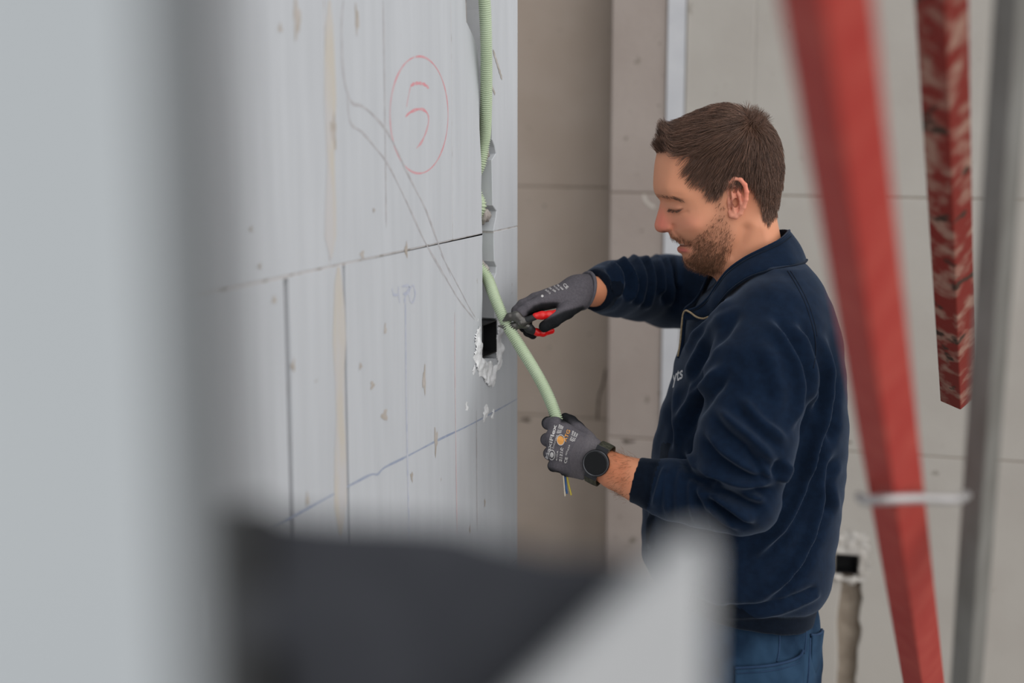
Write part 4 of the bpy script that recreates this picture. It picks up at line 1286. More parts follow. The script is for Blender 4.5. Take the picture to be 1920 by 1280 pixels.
def surf_tube(name, pts, r, m, parent, bvh, lift=0.0, n=8, seg=8, default=2.4):
    C = catmull(np.c_[np.array(pts, float), np.zeros(len(pts))], n)[:, :2]
    P = [hit(bvh, x, y, lift) for x, y in C]
    P = np.array([p for p in P if p is not None])
    v, f = tube(P, r, seg)
    return mesh_np(name, v, f, m, parent)
surf_tube('raglan_seam', [c4(*p) for p in ((845, 235), (885, 300), (930, 390), (960, 480), (980, 560), (985, 640), (975, 720))], 0.0010, M['seam'], sweat, sw_bvh)
surf_tube('raglan_seam', [c4(*p) for p in ((860, 235), (900, 300), (945, 390), (975, 480), (992, 560))], 0.0009, M['seam'], sweat, sw_bvh)

# collar: a standing band lofted between its top edge and its seam, both sides
def band(name, top, bot, thick, m, parent, rows=7, bulge=0.004):
    T = catmull([L(*p) for p in top], 10); Bq = catmull([L(*p) for p in bot], 10)
    def full(C):
        m_ = C.copy(); m_[:, 1] = 2 * D0 - m_[:, 1]
        return C, m_
    V, Q = [], []
    for side in (0, 1):
        Ta, Ba = full(T)[side], full(Bq)[side]
        k = len(Ta)
        G = np.stack([Ba + (Ta - Ba) * u for u in np.linspace(0, 1, rows)], 0)
        cxy = np.array([L(1410, 520, D0)[0], D0])
        outd = G[..., :2] - cxy; outd /= np.maximum(np.linalg.norm(outd, axis=-1, keepdims=True), 1e-6)
        bl = np.sin(np.linspace(0, np.pi, rows))[:, None, None] * bulge
        Gx = G.copy(); Gx[..., :2] += outd * bl
        uu_ = np.linspace(0, 1, k)
        wr = 0.0012 * np.sin(uu_ * 40)[None, :] * np.sin(np.linspace(0, np.pi, rows))[:, None]
        Gx[..., :2] += outd * wr[..., None]
        Gi = Gx.copy(); Gi[..., :2] -= outd * thick
        ring = np.concatenate([Gx, Gi[::-1]], 0)
        # rounded lip
        r_ = ring.shape[0]
        idx = np.arange(r_ * k).reshape(r_, k) + sum(len(v) for v in V)
        V.append(ring.reshape(-1, 3))
        q = np.stack([idx, np.roll(idx, -1, 0)], 0)
        q = np.stack([idx[:, :-1], idx[:, 1:], np.roll(idx, -1, 0)[:, 1:], np.roll(idx, -1, 0)[:, :-1]], -1).reshape(-1, 4)
        Q.append(q if side == 0 else q[:, ::-1])
    o = mesh_np(name, to_world(np.concatenate(V)), np.concatenate(Q), m, parent)
    fixn(o)
    return o
ctop = [(1480, 431, D0), (1478, 436, D0 - .030), (1462, 449, D0 - .058), (1430, 465, D0 - .072), (1395, 483, D0 - .075), (1365, 505, D0 - .070), (1345, 530, D0 - .060), (1328, 556, D0 - .048), (1308, 574, D0 - .034), (1290, 581, D0 - .020), (1283, 586, D0 - .012)]
cbot = [(1513, 488, D0), (1507, 494, D0 - .050), (1485, 500, D0 - .092), (1445, 508, D0 - .110), (1405, 521, D0 - .112), (1372, 543, D0 - .104), (1352, 565, D0 - .092), (1340, 585, D0 - .078), (1332, 597, D0 - .058), (1310, 600, D0 - .034), (1286, 600, D0 - .014)]
collar = band('collar', ctop, cbot, 0.004, M['navy'], sweat)
def local_tube(name, pts, r, m, parent, n=8):
    v, f = tube(to_world(catmull([L(*p) for p in pts], n)), r, 8)
    return mesh_np(name, v, f, m, parent)
local_tube('collar_piping', [(a, b + 1, d - .003) for a, b, d in ctop], 0.0022, M['navy'], sweat)
local_tube('collar_seam', [(a, b - 1, d - .004) for a, b, d in cbot[:8]], 0.0022, M['navy_rib'], sweat)
local_tube('collar_stitching', [(a + (c - a) * 0.14, b + (e - b) * 0.14, d + (h - d) * 0.14 - .0045) for (a, b, d), (c, e, h) in zip(ctop, cbot)], 0.0007, M['seam'], sweat)
zp = [(1327.5, 594, D0 - .068), (1318, 597, D0 - .056), (1306, 594, D0 - .042), (1295, 586, D0 - .030), (1286, 582, D0 - .022), (1281, 588, D0 - .016), (1278.5, 605, D0 - .012), (1275.5, 640, D0 - .008), (1271, 668, D0 - .008)]
local_tube('zipper', zp, 0.0017, M['zip'], sweat)
local_tube('zip_placket', [(a + 3, b + 3, d + .004) for a, b, d in zp[4:]], 0.005, M['navy'], sweat)

# ---- print helper: text laid on a surface
def text_mesh(body_txt, bold=False):
    cu = bpy.data.curves.new('print_text', 'FONT')
    cu.body = body_txt
    cu.resolution_u = 3
    cu.size = 1.0
    cu.offset = 0.02 if bold else 0.0
    o = bpy.data.objects.new('print_text', cu)
    COL.objects.link(o)
    dg = bpy.context.evaluated_depsgraph_get(); dg.update()
    me = bpy.data.meshes.new_from_object(o.evaluated_get(dg))
    bm = bmesh.new(); bm.from_mesh(me)
    bmesh.ops.triangulate(bm, faces=bm.faces)
    bmesh.ops.subdivide_edges(bm, edges=[e for e in bm.edges if e.calc_length() > 0.25], cuts=1)
    bmesh.ops.triangulate(bm, faces=bm.faces)
    V = np.array([v.co[:] for v in bm.verts]); Fc = [tuple(v.index for v in f.verts) for f in bm.faces]
    bm.free()
    bpy.data.objects.remove(o); bpy.data.curves.remove(cu); bpy.data.meshes.remove(me)
    return V, Fc
def lay(name, V2, Fc, org, ux, uy, m, parent, bvh, lift=0.0009):
    V = []
    last = None
    for x, y in V2:
        p = hit(bvh, org[0] + ux[0] * x + uy[0] * y, org[1] + ux[1] * x + uy[1] * y, lift)
        if p is None or (last is not None and np.linalg.norm(p - last) > 0.06):
            p = last
        V.append(p); last = p if p is not None else last
    ok = [v is not None for v in V]
    V = [v if v is not None else np.zeros(3) for v in V]
    Fc = [f for f in Fc if all(ok[i] for i in f)]
    if not Fc: return None
    return mesh_np(name, V, Fc, m, parent, smooth=False)
def text_on(txt, p0, p1, height, m, parent, bvh, name='print', bold=True, skew=None):
    V, Fc = text_mesh(txt, bold)
    V = V[:, :2]
    w = V[:, 0].max() - V[:, 0].min(); V[:, 0] -= V[:, 0].min()
    d = np.array(p1, float) - np.array(p0, float)
    ux = d / w
    n = np.array([d[1], -d[0]]) / np.linalg.norm(d)
    uy = (n if skew is None else np.array(skew)) * height
    return lay(name, V, Fc, p0, ux, uy, m, parent, bvh)
text_on('yts', (1260.5, 719), (1280, 708), 33, M['white_print'], sweat, sw_bvh, 'chest_print', skew=(0.02, -1.0))

# ---- trousers
g = Grid((0.19, 2.22, footU + 0.055), (0.66, 2.70, L(1400, 1068, D0)[2]), 0.005)
JL = [(1075, 1266, 1522, .148), (1150, 1260, 1530, .153), (1180, 1258, 1532, .157), (1230, 1256, 1534, .164), (1290, 1262, 1530, .170), (1380, 1275, 1520, .172)]
us, cxx, rxx, rdd = [], [], [], []
for py, xf, xb, rd in JL:
    a, b = L(xf, py, D0), L(xb, py, D0)
    us.append(a[2]); cxx.append((a[0] + b[0]) / 2); rxx.append((b[0] - a[0]) / 2); rdd.append(rd)
fj = g.stack(us, cxx, rxx, [D0] * len(us), rdd, 2.3)
for hp, kn, an in ((hipL, kneL, ankL), (hipR, kneR, ankR)):
    h2 = hp.copy(); h2[0] = (L(1262, 1330, D0)[0] + L(1526, 1330, D0)[0]) / 2; h2[2] = L(1400, 1400, D0)[2]
    fj = smin(fj, g.chain([h2, kn, an - np.array([0, 0, 0.02])], [0.088, 0.078, 0.070]), 0.03)
Vj, Qj = nets(fj, g.lo, g.h)
Vj = relax(Vj, Qj, 2)
jx, jy = proj(Vj)
Nj = vnormals(Vj, Qj)
Vj = Vj + Nj * (0.0022 * fbm2(Vj[:, 0] * 60 + Vj[:, 1] * 30, Vj[:, 2] * 40, 15, 1.0, 3))[:, None]
jeans_w = to_world(Vj)
jeans = mesh_np('trousers', jeans_w, Qj, M['denim'], person)
tag(jeans, 'blue denim work trousers')
j_bvh = bvh_of(jeans_w, Qj)
def patch(name, px_poly, m, parent, bvh, lift, step=4.0):
    P2 = np.array(px_poly, float)
    xs = np.arange(P2[:, 0].min(), P2[:, 0].max() + step, step); ys = np.arange(P2[:, 1].min(), P2[:, 1].max() + step, step)
    X, Y = np.meshgrid(xs, ys, indexing='ij')
    sd = poly_sd(X, Y, P2)
    V, ok = [], []
    for x, y, s in zip(X.ravel(), Y.ravel(), sd.ravel()):
        p = hit(bvh, x, y, lift) if s < step * 0.7 else None
        ok.append(p is not None); V.append(p if p is not None else np.zeros(3))
    ok = np.array(ok).reshape(X.shape); idx = np.arange(X.size).reshape(X.shape)
    kp = ok[:-1, :-1] & ok[1:, :-1] & ok[1:, 1:] & ok[:-1, 1:]
    q = np.stack([idx[:-1, :-1], idx[1:, :-1], idx[1:, 1:], idx[:-1, 1:]], -1)[kp]
    if not len(q): return None
    used = np.unique(q); rm = np.full(X.size, -1); rm[used] = np.arange(len(used))
    o = mesh_np(name, np.array(V)[used], rm[q], m, parent)
    md = o.modifiers.new('thickness', 'SOLIDIFY'); md.thickness = 0.003; md.offset = 0
    return o
pk = patch('side_pocket', [(1378, 1252), (1430, 1249), (1470, 1242), (1500, 1230), (1506, 1222), (1505, 1280), (1504, 1330), (1380, 1335)], M['denim'], jeans, j_bvh, 0.006)
surf_tube('pocket_hem', [(1378, 1252), (1430, 1249), (1470, 1242), (1498, 1231), (1506, 1218)], 0.0026, M['denim_dark'], jeans, j_bvh, 0.007)
surf_tube('pocket_stitching', [(1380, 1262), (1430, 1259), (1470, 1252), (1500, 1241)], 0.0010, M['denim_dark'], jeans, j_bvh, 0.008)
surf_tube('side_seam', [(1462, 1178), (1461, 1215), (1457, 1240)], 0.0016, M['denim_dark'], jeans, j_bvh)
surf_tube('side_seam', [(1513, 1165), (1511, 1200), (1508, 1225)], 0.0014, M['denim_dark'], jeans, j_bvh)
bpk = [(1522, 1186, D0 - .10), (1534, 1190, D0 - .085), (1541, 1182, D0 - .06), (1541, 1172, D0 - .04)]
surf_tube('side_seam', [(1519, 1195), (1517, 1240), (1513, 1300)], 0.0022, M['denim_dark'], jeans, j_bvh)
def back_pocket():
    top = [L(1521, 1190, D0 - .115), L(1531, 1190, D0 - .10), L(1540, 1186, D0 - .075), L(1541, 1180, D0 - .035)]
    bot = [L(1516, 1290, D0 - .115), L(1523, 1290, D0 - .10), L(1528, 1288, D0 - .075), L(1528, 1286, D0 - .035)]
    T, Bq = catmull(top, 6), catmull(bot, 6)
    V = np.concatenate([T, Bq]); k = len(T)
    Q = np.array([(i, i + 1, k + i + 1, k + i) for i in range(k - 1)])
    o = mesh_np('back_pocket', to_world(V), Q, M['denim'], jeans)
    md = o.modifiers.new('thickness', 'SOLIDIFY'); md.thickness = 0.004
    v, f = tube(to_world(T), 0.0026, 8)
    mesh_np('pocket_hem', v, f, M['denim_dark'], jeans)
back_pocket()
# ---- boots on the floor
for an in (ankL, ankR):
    g = Grid(an + np.array([-0.22, -0.07, -0.10]), an + np.array([0.10, 0.07, 0.09]), 0.005)
    fz = footU
    fbt = g.chain([an + np.array([0.0, 0, 0.06]), an + np.array([0.01, 0, -0.03])], [0.052, 0.050])
    fbt = smin(fbt, g.chain([an + np.array([0.02, 0, -0.045]), an + np.array([-0.09, 0, -0.05]), an + np.array([-0.155, 0, -0.052])], [0.046, 0.048, 0.042]), 0.03)
    fbt = np.maximum(fbt, (fz + 0.001) - g.U)
    Vz, Qz = nets(fbt, g.lo, g.h)
    mesh_np('boot', to_world(Vz), Qz, M['boot'], person)

# ---- gloves
GREY, COAT = lin(94, 91, 97), lin(27, 29, 32)
def hand_left():
    g = Grid(L(1010, 915, 2.30) - np.array([0.005, 0.085, 0.0]), L(1150, 765, 2.30) + np.array([0.0, 0.065, 0.0]), 0.0014)
    K = [L(1042, 796, 2.268), L(1037, 820, 2.258), L(1039, 845, 2.259), L(1045, 868, 2.267)]
    Wr = [L(1102, 838, 2.278), L(1103, 849, 2.272), L(1101, 862, 2.272), L(1096, 875, 2.277)]
    f = None
    for k, w in zip(K, Wr):
        c = g.cone(k, w, 0.0128, 0.0175)
        f = c if f is None else smin(f, c, 0.012)
    f = smin(f, g.chain([L(1095, 845, 2.290), L(1070, 830, 2.290), L(1062, 815, 2.290)], [0.017, 0.014, 0.011]), 0.012)
    f = smin(f, g.chain([L(1090, 878, 2.285), L(1062, 880, 2.284)], [0.016, 0.012]), 0.012)
    # wrist and cuff
    f = smin(f, g.chain([L(1090, 852, 2.276), L(1116, 864, 2.274)], [0.0325, 0.0322], flat=0.80), 0.012)
    axs = L(1130, 870, 2.274) - L(1090, 852, 2.276); axs /= np.linalg.norm(axs)
    pcut = L(1112, 862, 2.274)
    cut = (g.X - pcut[0]) * axs[0] + (g.D - pcut[1]) * axs[1] + (g.U - pcut[2]) * axs[2]
    f = np.maximum(f, cut)
    # fingers curled round the conduit
    P = [[(1028, 793, 2.300), (1045, 797, 2.324), (1066, 803, 2.315)], [(1026, 824, 2.297), (1046, 828, 2.323), (1070, 832, 2.312)],
         [(1031, 850, 2.297), (1051, 854, 2.322), (1073, 857, 2.310)], [(1038, 873, 2.297), (1055, 877, 2.318), (1073, 879, 2.308)]]
    R = [0.0106, 0.0108, 0.0106, 0.0096]
    for k, p, r in zip(K, P, R):
        fg = g.chain([k] + [L(*q) for q in p], [r * 1.12, r, r * 0.95, r * 0.85], 0.003)
        f = smin(f, fg, 0.0035)
    th = g.chain([L(1098, 824, 2.288), L(1082, 803, 2.298), L(1071, 790, 2.304), L(1060, 783.5, 2.304)], [0.0165, 0.0118, 0.0098, 0.0088], 0.004)
    f = smin(f, th, 0.006)
    V, Q = nets(f, g.lo, g.h)
    V = relax(V, Q, 1, 0.4)
    x, y = proj(V)
    n = vnormals(V, Q)
    coat = 1 / (1 + np.exp(-(V[:, 1] - 2.2925) / 0.0014))
    low = poly_sd(x, y, [(1028, 875), (1036, 879), (1055, 887), (1075, 892), (1090, 893), (1095, 910), (1020, 910)])
    coat = np.maximum(coat, 1 / (1 + np.exp(np.clip(low / 1.2, -30, 30))))
    thm = poly_sd(x, y, [(1046, 765), (1064, 768), (1070, 782), (1066, 792), (1052, 792)])
    coat = np.maximum(coat, (1 / (1 + np.exp(np.clip(thm / 1.0, -30, 30)))))
    cuff = 1 / (1 + np.exp(-(((V - pcut) @ axs) + 0.026) / 0.002))
    coat = coat * (1 - cuff)
    t = lerp3(np.zeros((len(V), 3)) + GREY, COAT, coat)
    t = lerp3(t, lin(122, 118, 122), 0.6 * cuff)
    # knit rings of the cuff
    sa = (V - pcut) @ axs
    V = V + n * (0.0005 * np.sin(sa / 0.0022 * 2 * np.pi) * (cuff > 0.5))[:, None]
    return V, Q, t, pcut, axs
V, Q, t, pcL, axL = hand_left()
glL_w = to_world(V)
gloveL = mesh_np('glove', glL_w, Q, M['glove'], person)
tag(gloveL, 'grey and black work glove gripping the conduit')
set_attr(gloveL, 'tint', t)
glL_bvh = bvh_of(glL_w, Q)
def c3(x, y): return (980 + x / 5.818, 740 + y / 5.818)
def txt3(s, a, b, h, m=None, bold=True): text_on(s, c3(*a), c3(*b), h, m or M['print'], gloveL, glL_bvh, 'glove_print', bold)
txt3('MaxiFlex', (275, 705), (372, 330), 9.5)
txt3('Endurance', (338, 585), (382, 440), 5.2, bold=False)
txt3('ATG', (472, 515), (520, 388), 9.0, M['print_orange'])
for a, b, h in (((385, 420), (412, 325), 3.2), ((402, 420), (430, 335), 3.2), ((418, 418), (447, 345), 3.2), ((530, 500), (560, 395), 3.6), ((548, 510), (583, 410), 3.6), ((566, 508), (605, 425), 3.2)):
    txt3('EN 388', a, b, h * 1.2)
txt3('CE', (478, 748), (492, 682), 7.0)
for a, b in (((410, 730), (428, 570)), ((428, 732), (444, 580)), ((375, 720), (388, 610)), ((500, 610), (518, 545)), ((478, 660), (492, 610))):
    txt3('4131A', a, b, 3.6)
def disc(cx, cy, rx, ry, m, inner=0.0, n=28):
    a = np.linspace(0, 2 * np.pi, n, endpoint=False)
    V2 = [(math.cos(q), math.sin(q)) for q in a]
    if inner:
        V2 += [(math.cos(q) * inner, math.sin(q) * inner) for q in a]
        Fc = [(i, (i + 1) % n, n + (i + 1) % n, n + i) for i in range(n)]
    else:
        V2 += [(0, 0)]
        Fc = [(i, (i + 1) % n, n) for i in range(n)]
    x, y = c3(cx, cy)
    lay('glove_print', V2, Fc, (x, y), (rx / 5.818, 0), (0, ry / 5.818), m, gloveL, glL_bvh)
disc(412, 498, 38, 50, M['print_orange'])
disc(415, 492, 44, 60, M['print'], 0.88)
disc(318, 655, 36, 58, M['print'], 0.82)
disc(318, 655, 20, 30, M['print'])
# fine knit lines near the cuff
for k in range(7):
    o_ = k * 11
    P = [c3(*p) for p in ((640 + o_, 445 + o_ * 0.62), (560 + o_, 560 + o_ * 0.4), (520 + o_, 690 + o_ * 0.35), (540 + o_ * 0.9, 860 + o_ * 0.25))]
    surf_tube('cuff_knit_ring', P, 0.0004, M['rib'], gloveL, glL_bvh, 0.0001, 6, 5)

def hand_right():
    g = Grid(L(952, 650, 2.43) - np.array([0.005, 0.085, 0.0]), L(1130, 500, 2.43) + np.array([0.008, 0.085, 0.0]), 0.0014)
    K = [L(1016, 566, 2.398), L(1004, 562, 2.416), L(1003, 564, 2.438), L(1010, 571, 2.458)]
    Wr = [L(1086, 550, 2.452), L(1084, 541, 2.462), L(1086, 541, 2.476), L(1090, 548, 2.486)]
    f = None
    for k, w in zip(K, Wr):
        c = g.cone(k, w, 0.0125, 0.0185)
        f = c if f is None else smin(f, c, 0.012)
    f = smin(f, g.chain([L(1082, 546, 2.466), L(1106, 545, 2.492)], [0.0280, 0.0310], flat=0.88), 0.012)
    axs = L(1112, 545, 2.50) - L(1082, 546, 2.466); axs /= np.linalg.norm(axs)
    # the rolled cuff leans back at the top
    axs2 = axs + np.array([0.30, -0.30, -0.22]); axs2 /= np.linalg.norm(axs2)
    pcut = L(1098, 545, 2.485)
    cut = (g.X - pcut[0]) * axs2[0] + (g.D - pcut[1]) * axs2[1] + (g.U - pcut[2]) * axs2[2]
    f = np.maximum(f, cut)
    P = [[(990, 576, 2.386), (977, 586, 2.382), (972, 593, 2.384)], [(980, 572, 2.410), (969, 583, 2.408), (968, 594, 2.402)],
         [(977, 586, 2.452), (983, 613, 2.440), (996, 622, 2.418)], [(988, 598, 2.470), (990, 622, 2.452), (999, 628, 2.428)]]
    R = [0.0098, 0.0100, 0.0098, 0.0090]
    for k, p, r in zip(K, P, R):
        f = smin(f, g.chain([k] + [L(*q) for q in p], [r * 1.15, r, r * 0.92, r * 0.82], 0.003), 0.004)
    th = g.chain([L(1084, 562, 2.448), L(1062, 582, 2.405), L(1038, 601, 2.378), L(1021, 612, 2.374)], [0.0190, 0.0142, 0.0112, 0.0098], 0.005)
    f = smin(f, th, 0.008)
    V, Q = nets(f, g.lo, g.h)
    V = relax(V, Q, 1, 0.4)
    x, y = proj(V)
    n = vnormals(V, Q)
    sg = lambda s: 1 / (1 + np.exp(np.clip(s / 1.0, -30, 30)))
    coat = sg(poly_sd(x, y, [(1021, 600), (1040, 591), (1057, 583), (1075, 578), (1093, 573), (1100, 580), (1087, 596), (1075, 605), (1050, 615), (1020, 632), (1000, 622), (1004, 604), (1014, 600)]))
    coat = np.maximum(coat, sg(poly_sd(x, y, [(988, 585), (1000, 573), (1015, 567.5), (1037, 566), (1050, 567), (1046, 574), (1029, 587), (1010, 590), (990, 594)])))
    coat = np.maximum(coat, sg(poly_sd(x, y, [(960, 599), (1005, 595), (1015, 640), (970, 650)])))
    pal = 1 / (1 + np.exp(-((n @ np.array([0.2, 0.65, -0.75])) - 0.55) / 0.1))
    cuff = 1 / (1 + np.exp(-(((V - pcut) @ axs2) + 0.006) / 0.0012))
    coat = np.maximum(coat, pal * (x < 1085)) * (1 - cuff)
    t = lerp3(np.zeros((len(V), 3)) + GREY, COAT, coat)
    t = lerp3(t, lin(96, 93, 100), 0.5 * cuff)
    return V, Q, t, pcut, axs2
V, Q, t, pcR, axR = hand_right()
glR_w = to_world(V)
gloveR = mesh_np('glove', glR_w, Q, M['glove'], person)
tag(gloveR, 'grey and black work glove closed on the pliers')
set_attr(gloveR, 'tint', t)
glR_bvh = bvh_of(glR_w, Q)
def c8b(x, y): return (1000 + x / 8.0, 490 + y / 8.0)
for s, a, b, h in (('ATG', (250, 490), (170, 430), 4.5), ('EN 388', (330, 462), (225, 395), 4.5), ('4131A', (385, 440), (300, 370), 4.0), ('CE', (500, 415), (440, 350), 8.0), ('EN 388', (440, 430), (345, 345), 4.0)):
    text_on(s, c8b(*b), c8b(*a), h, M['print'], gloveR, glR_bvh, 'glove_print')
x_, y_ = c8b(135, 518)
a_ = np.linspace(0, 2 * np.pi, 16, endpoint=False)
lay('glove_print', [(math.cos(q), math.sin(q)) for q in a_] + [(0, 0)], [(i, (i + 1) % 16, 16) for i in range(16)], (x_, y_), (2.4, 0), (0, 2.4), M['print'], gloveR, glR_bvh)
# rolled edges of the two glove cuffs
def cuff_roll(parent, c, ax, ra, rb, r, m, name='cuff_roll'):
    ax = ax / np.linalg.norm(ax)
    e1 = np.cross(ax, np.array([0, 1.0, 0])); e1 /= np.linalg.norm(e1)
    e2 = np.cross(ax, e1)
    a = np.linspace(0, 2 * np.pi, 49)
    C = c + np.cos(a)[:, None] * e1 * ra + np.sin(a)[:, None] * e2 * rb
    v, f = tube(to_world(C), r, 8)
    return mesh_np(name, v, f, m, parent)
M['roll'] = mat('dark_glove_edge', srgb(84, 82, 90), 0.9, srgb(96, 94, 100), 90)
cuff_roll(gloveR, pcR - axR * 0.001, axR, 0.0325, 0.0335, 0.0034, M['roll'])

# forearm hair
fore_a, fore_b = L(1130, 870, 2.27), L(1195, 898, 2.238)
cand = np.where((bx_ > 1144) & (bx_ < 1184 - (by_ - 890) * 0.2) & (by_ > 820) & (by_ < 950) & (Vb[:, 1] < 2.31))[0]
Nb = vnormals(Vb, Qb)
cand = cand[(Nb[cand, 1] < 0.35)]
sel = rng.choice(cand, 420)
P = []
for i in sel:
    p = Vb[i] + rng.normal(0, 0.003, 3); n = Nb[i]
    d = np.array([-0.75, 0.0, -0.4]) + rng.normal(0, 0.3, 3); d -= n * (d @ n); d /= np.linalg.norm(d)
    Lh = random.uniform(0.004, 0.009)
    p = p - n * 0.001
    P.append([p + d * Lh * s + n * (0.0035 * s) for s in (0, 0.35, 0.7, 1.0)])
M['armhair'] = mat('light_brown_arm_hair', srgb(128, 88, 62), 0.5, srgb(146, 102, 74), 40)
strands('arm_hair', to_world(np.array(P)), 0.00016, 0.00008, M['armhair'], person)

# ---- wristwatch
wc = L(1119, 866, 2.2725)                                  # centre of the wrist under the watch
wax = L(1190, 900, 2.245) - L(1112, 862, 2.274); wax /= np.linalg.norm(wax)
watch_n = np.array([-0.12, -0.97, 0.10]); watch_n -= wax * (watch_n @ wax) * 0.5; watch_n /= np.linalg.norm(watch_n)
watch_c = L(1117.5, 868, 2.2325)
we = empty('wristwatch', (0, 0, 0))
we.parent = person
we.location = Vector(to_world(watch_c) - foot)
tag(we, 'round black smartwatch on an olive strap')
def lathe(name, prof, c, n, m, parent, seg=48):
    n = n / np.linalg.norm(n)
    a = np.cross(n, np.array([0.1, 0.2, 0.97])); a /= np.linalg.norm(a); b = np.cross(n, a)
    th = np.linspace(0, 2 * np.pi, seg, endpoint=False)
    V = []
    for r, h in prof:
        V.append(c + n * h + r * (np.cos(th)[:, None] * a + np.sin(th)[:, None] * b))
    V = np.concatenate(V); k = len(prof)
    idx = np.arange(k * seg).reshape(k, seg)
    q = np.stack([idx[:-1], np.roll(idx[:-1], -1, 1), np.roll(idx[1:], -1, 1), idx[1:]], -1).reshape(-1, 4)
    Fc = [tuple(x) for x in q.tolist()] + [tuple(idx[-1].tolist()), tuple(idx[0][::-1].tolist())]
    o = mesh_np(name, to_world(V), Fc, m, parent, smooth=True)
    fixn(o)
    o.data.polygons.foreach_set('use_smooth', np.array([len(p.vertices) == 4 for p in o.data.polygons]))
    return o
lathe('watch_case', [(0.0195, -0.0075), (0.0222, -0.004), (0.0222, 0.0015), (0.0212, 0.0032), (0.0195, 0.0036), (0.0190, 0.0026)], watch_c, watch_n, M['watch_case'], we)
lathe('watch_face', [(0.0188, 0.0010), (0.0189, 0.0030), (0.0180, 0.0034)], watch_c, watch_n, M['watch_face'], we)
lathe('watch_bezel', [(0.0190, 0.0026), (0.0199, 0.0040), (0.0206, 0.0040), (0.0213, 0.0030)], watch_c, watch_n, M['bezel'], we)
# strap round the wrist
e1 = np.cross(wax, np.array([0, 1.0, 0])); e1 /= np.linalg.norm(e1); e2 = np.cross(wax, e1)
a = np.linspace(0, 2 * np.pi, 97)
ringc = wc + wax * 0.006
V, Q = [], []
prof = [(-0.0105, 0.0), (-0.0105, 0.0026), (-0.004, 0.0032), (0.004, 0.0032), (0.0105, 0.0026), (0.0105, 0.0)]
for i, q in enumerate(a[:-1]):
    rd = np.cos(q) * e1 * 0.0338 + np.sin(q) * e2 * 0.0285
    od = rd / np.linalg.norm(rd)
    for s, h in prof:
        V.append(ringc + rd + wax * s + od * h)
k = len(prof); n_ = len(a) - 1
for i in range(n_):
    j = (i + 1) % n_
    for s in range(k):
        s2 = (s + 1) % k
        Q.append((i * k + s, i * k + s2, j * k + s2, j * k + s))
o = mesh_np('watch_strap', to_world(np.array(V)), Q, M['strap'], we); fixn(o)
for sgn_ in (1, -1):
    c = watch_c + np.cross(watch_n, wax) * sgn_ * 0.0215 - watch_n * 0.004
    t_ = np.cross(watch_n, wax) * sgn_
    Vl = []
    for hx in (-0.0105, 0.0105):
        for hy in (-0.003, 0.0065):
            for hz in (-0.004, 0.0025 if hy < 0 else -0.001):
                Vl.append(c + wax * hx + t_ * hy + watch_n * hz)
    Fl = [(0, 1, 3, 2), (4, 6, 7, 5), (0, 4, 5, 1), (2, 3, 7, 6), (0, 2, 6, 4), (1, 5, 7, 3)]
    o = mesh_np('watch_lug', to_world(np.array(Vl)), Fl, M['watch_case'], we, smooth=False); fixn(o)

# ---------------------------------------------------------------- pliers (diagonal cutters)
pe = empty('side_cutters', W(980, 605, 2.386))
tag(pe, 'diagonal cutting pliers with red and black handles biting the green conduit', 'pliers')
def sdf_part(name, lo, hi, h, fn, m):
    g = Grid(np.minimum(lo, hi), np.maximum(lo, hi), h)
    V, Q = nets(fn(g), g.lo, g.h)
    return mesh_np(name, to_world(relax(V, Q, 1, 0.3)), Q, m, pe)
lo_, hi_ = L(925, 640, 2.39) - np.array([0, .035, 0]), L(1060, 575, 2.39) + np.array([0, .045, 0])
PD = 2.3725
sdf_part('upper_jaw', lo_, hi_, 0.0009, lambda g: smin(g.chain([L(980, 604, PD), L(968, 593, PD), L(955, 594, PD), L(944, 601, PD)], [.0075, .0085, .0065, .0020], .003, flat=0.75),
         g.chain([L(978, 604, PD), L(990, 600, PD), L(1004, 594, PD - .002)], [.0075, .0055, .0048], .003), .004), M['plier_steel'])
sdf_part('lower_jaw', lo_, hi_, 0.0009, lambda g: smin(g.chain([L(978, 606, PD + .006), L(962, 612, PD + .006), L(948, 613, PD + .006), L(934, 611, PD + .006)], [.0075, .0070, .0045, .0012], .003, flat=0.75),
         g.chain([L(978, 606, PD + .006), L(990, 612, PD + .007)], [.0075, .0060], .003), .004), M['plier_steel'])
sdf_part('pivot', lo_, hi_, 0.0008, lambda g: g.ell(L(976, 605, PD - .004), (.0055, .0045, .0055)), M['plier_steel'])
sdf_part('upper_handle', lo_, hi_, 0.001, lambda g: g.chain([L(1004, 592.5, PD - .002), L(1016, 591, PD), L(1030, 590, PD + .008), L(1048, 586, PD + .022)], [.0058, .0066, .0066, .0062], .004), M['plier_red'])
sdf_part('lower_handle', lo_, hi_, 0.001, lambda g: g.chain([L(996, 618, PD + .012), L(1008, 623, PD + .014), L(1018, 624, PD + .018), L(1034, 620, PD + .03)], [.0058, .0060, .0060, .0055], .004), M['plier_red'])
sdf_part('lower_handle_sleeve', lo_, hi_, 0.001, lambda g: g.chain([L(984, 609, PD + .008), L(992, 615, PD + .009), L(999, 620, PD + .012)], [.0062, .0075, .0066], .004), M['plier_black'])
sdf_part('upper_handle_sleeve', lo_, hi_, 0.001, lambda g: g.chain([L(988, 600, PD - .001), L(1003, 594, PD - .002)], [.0058, .0054], .004), M['plier_black'])

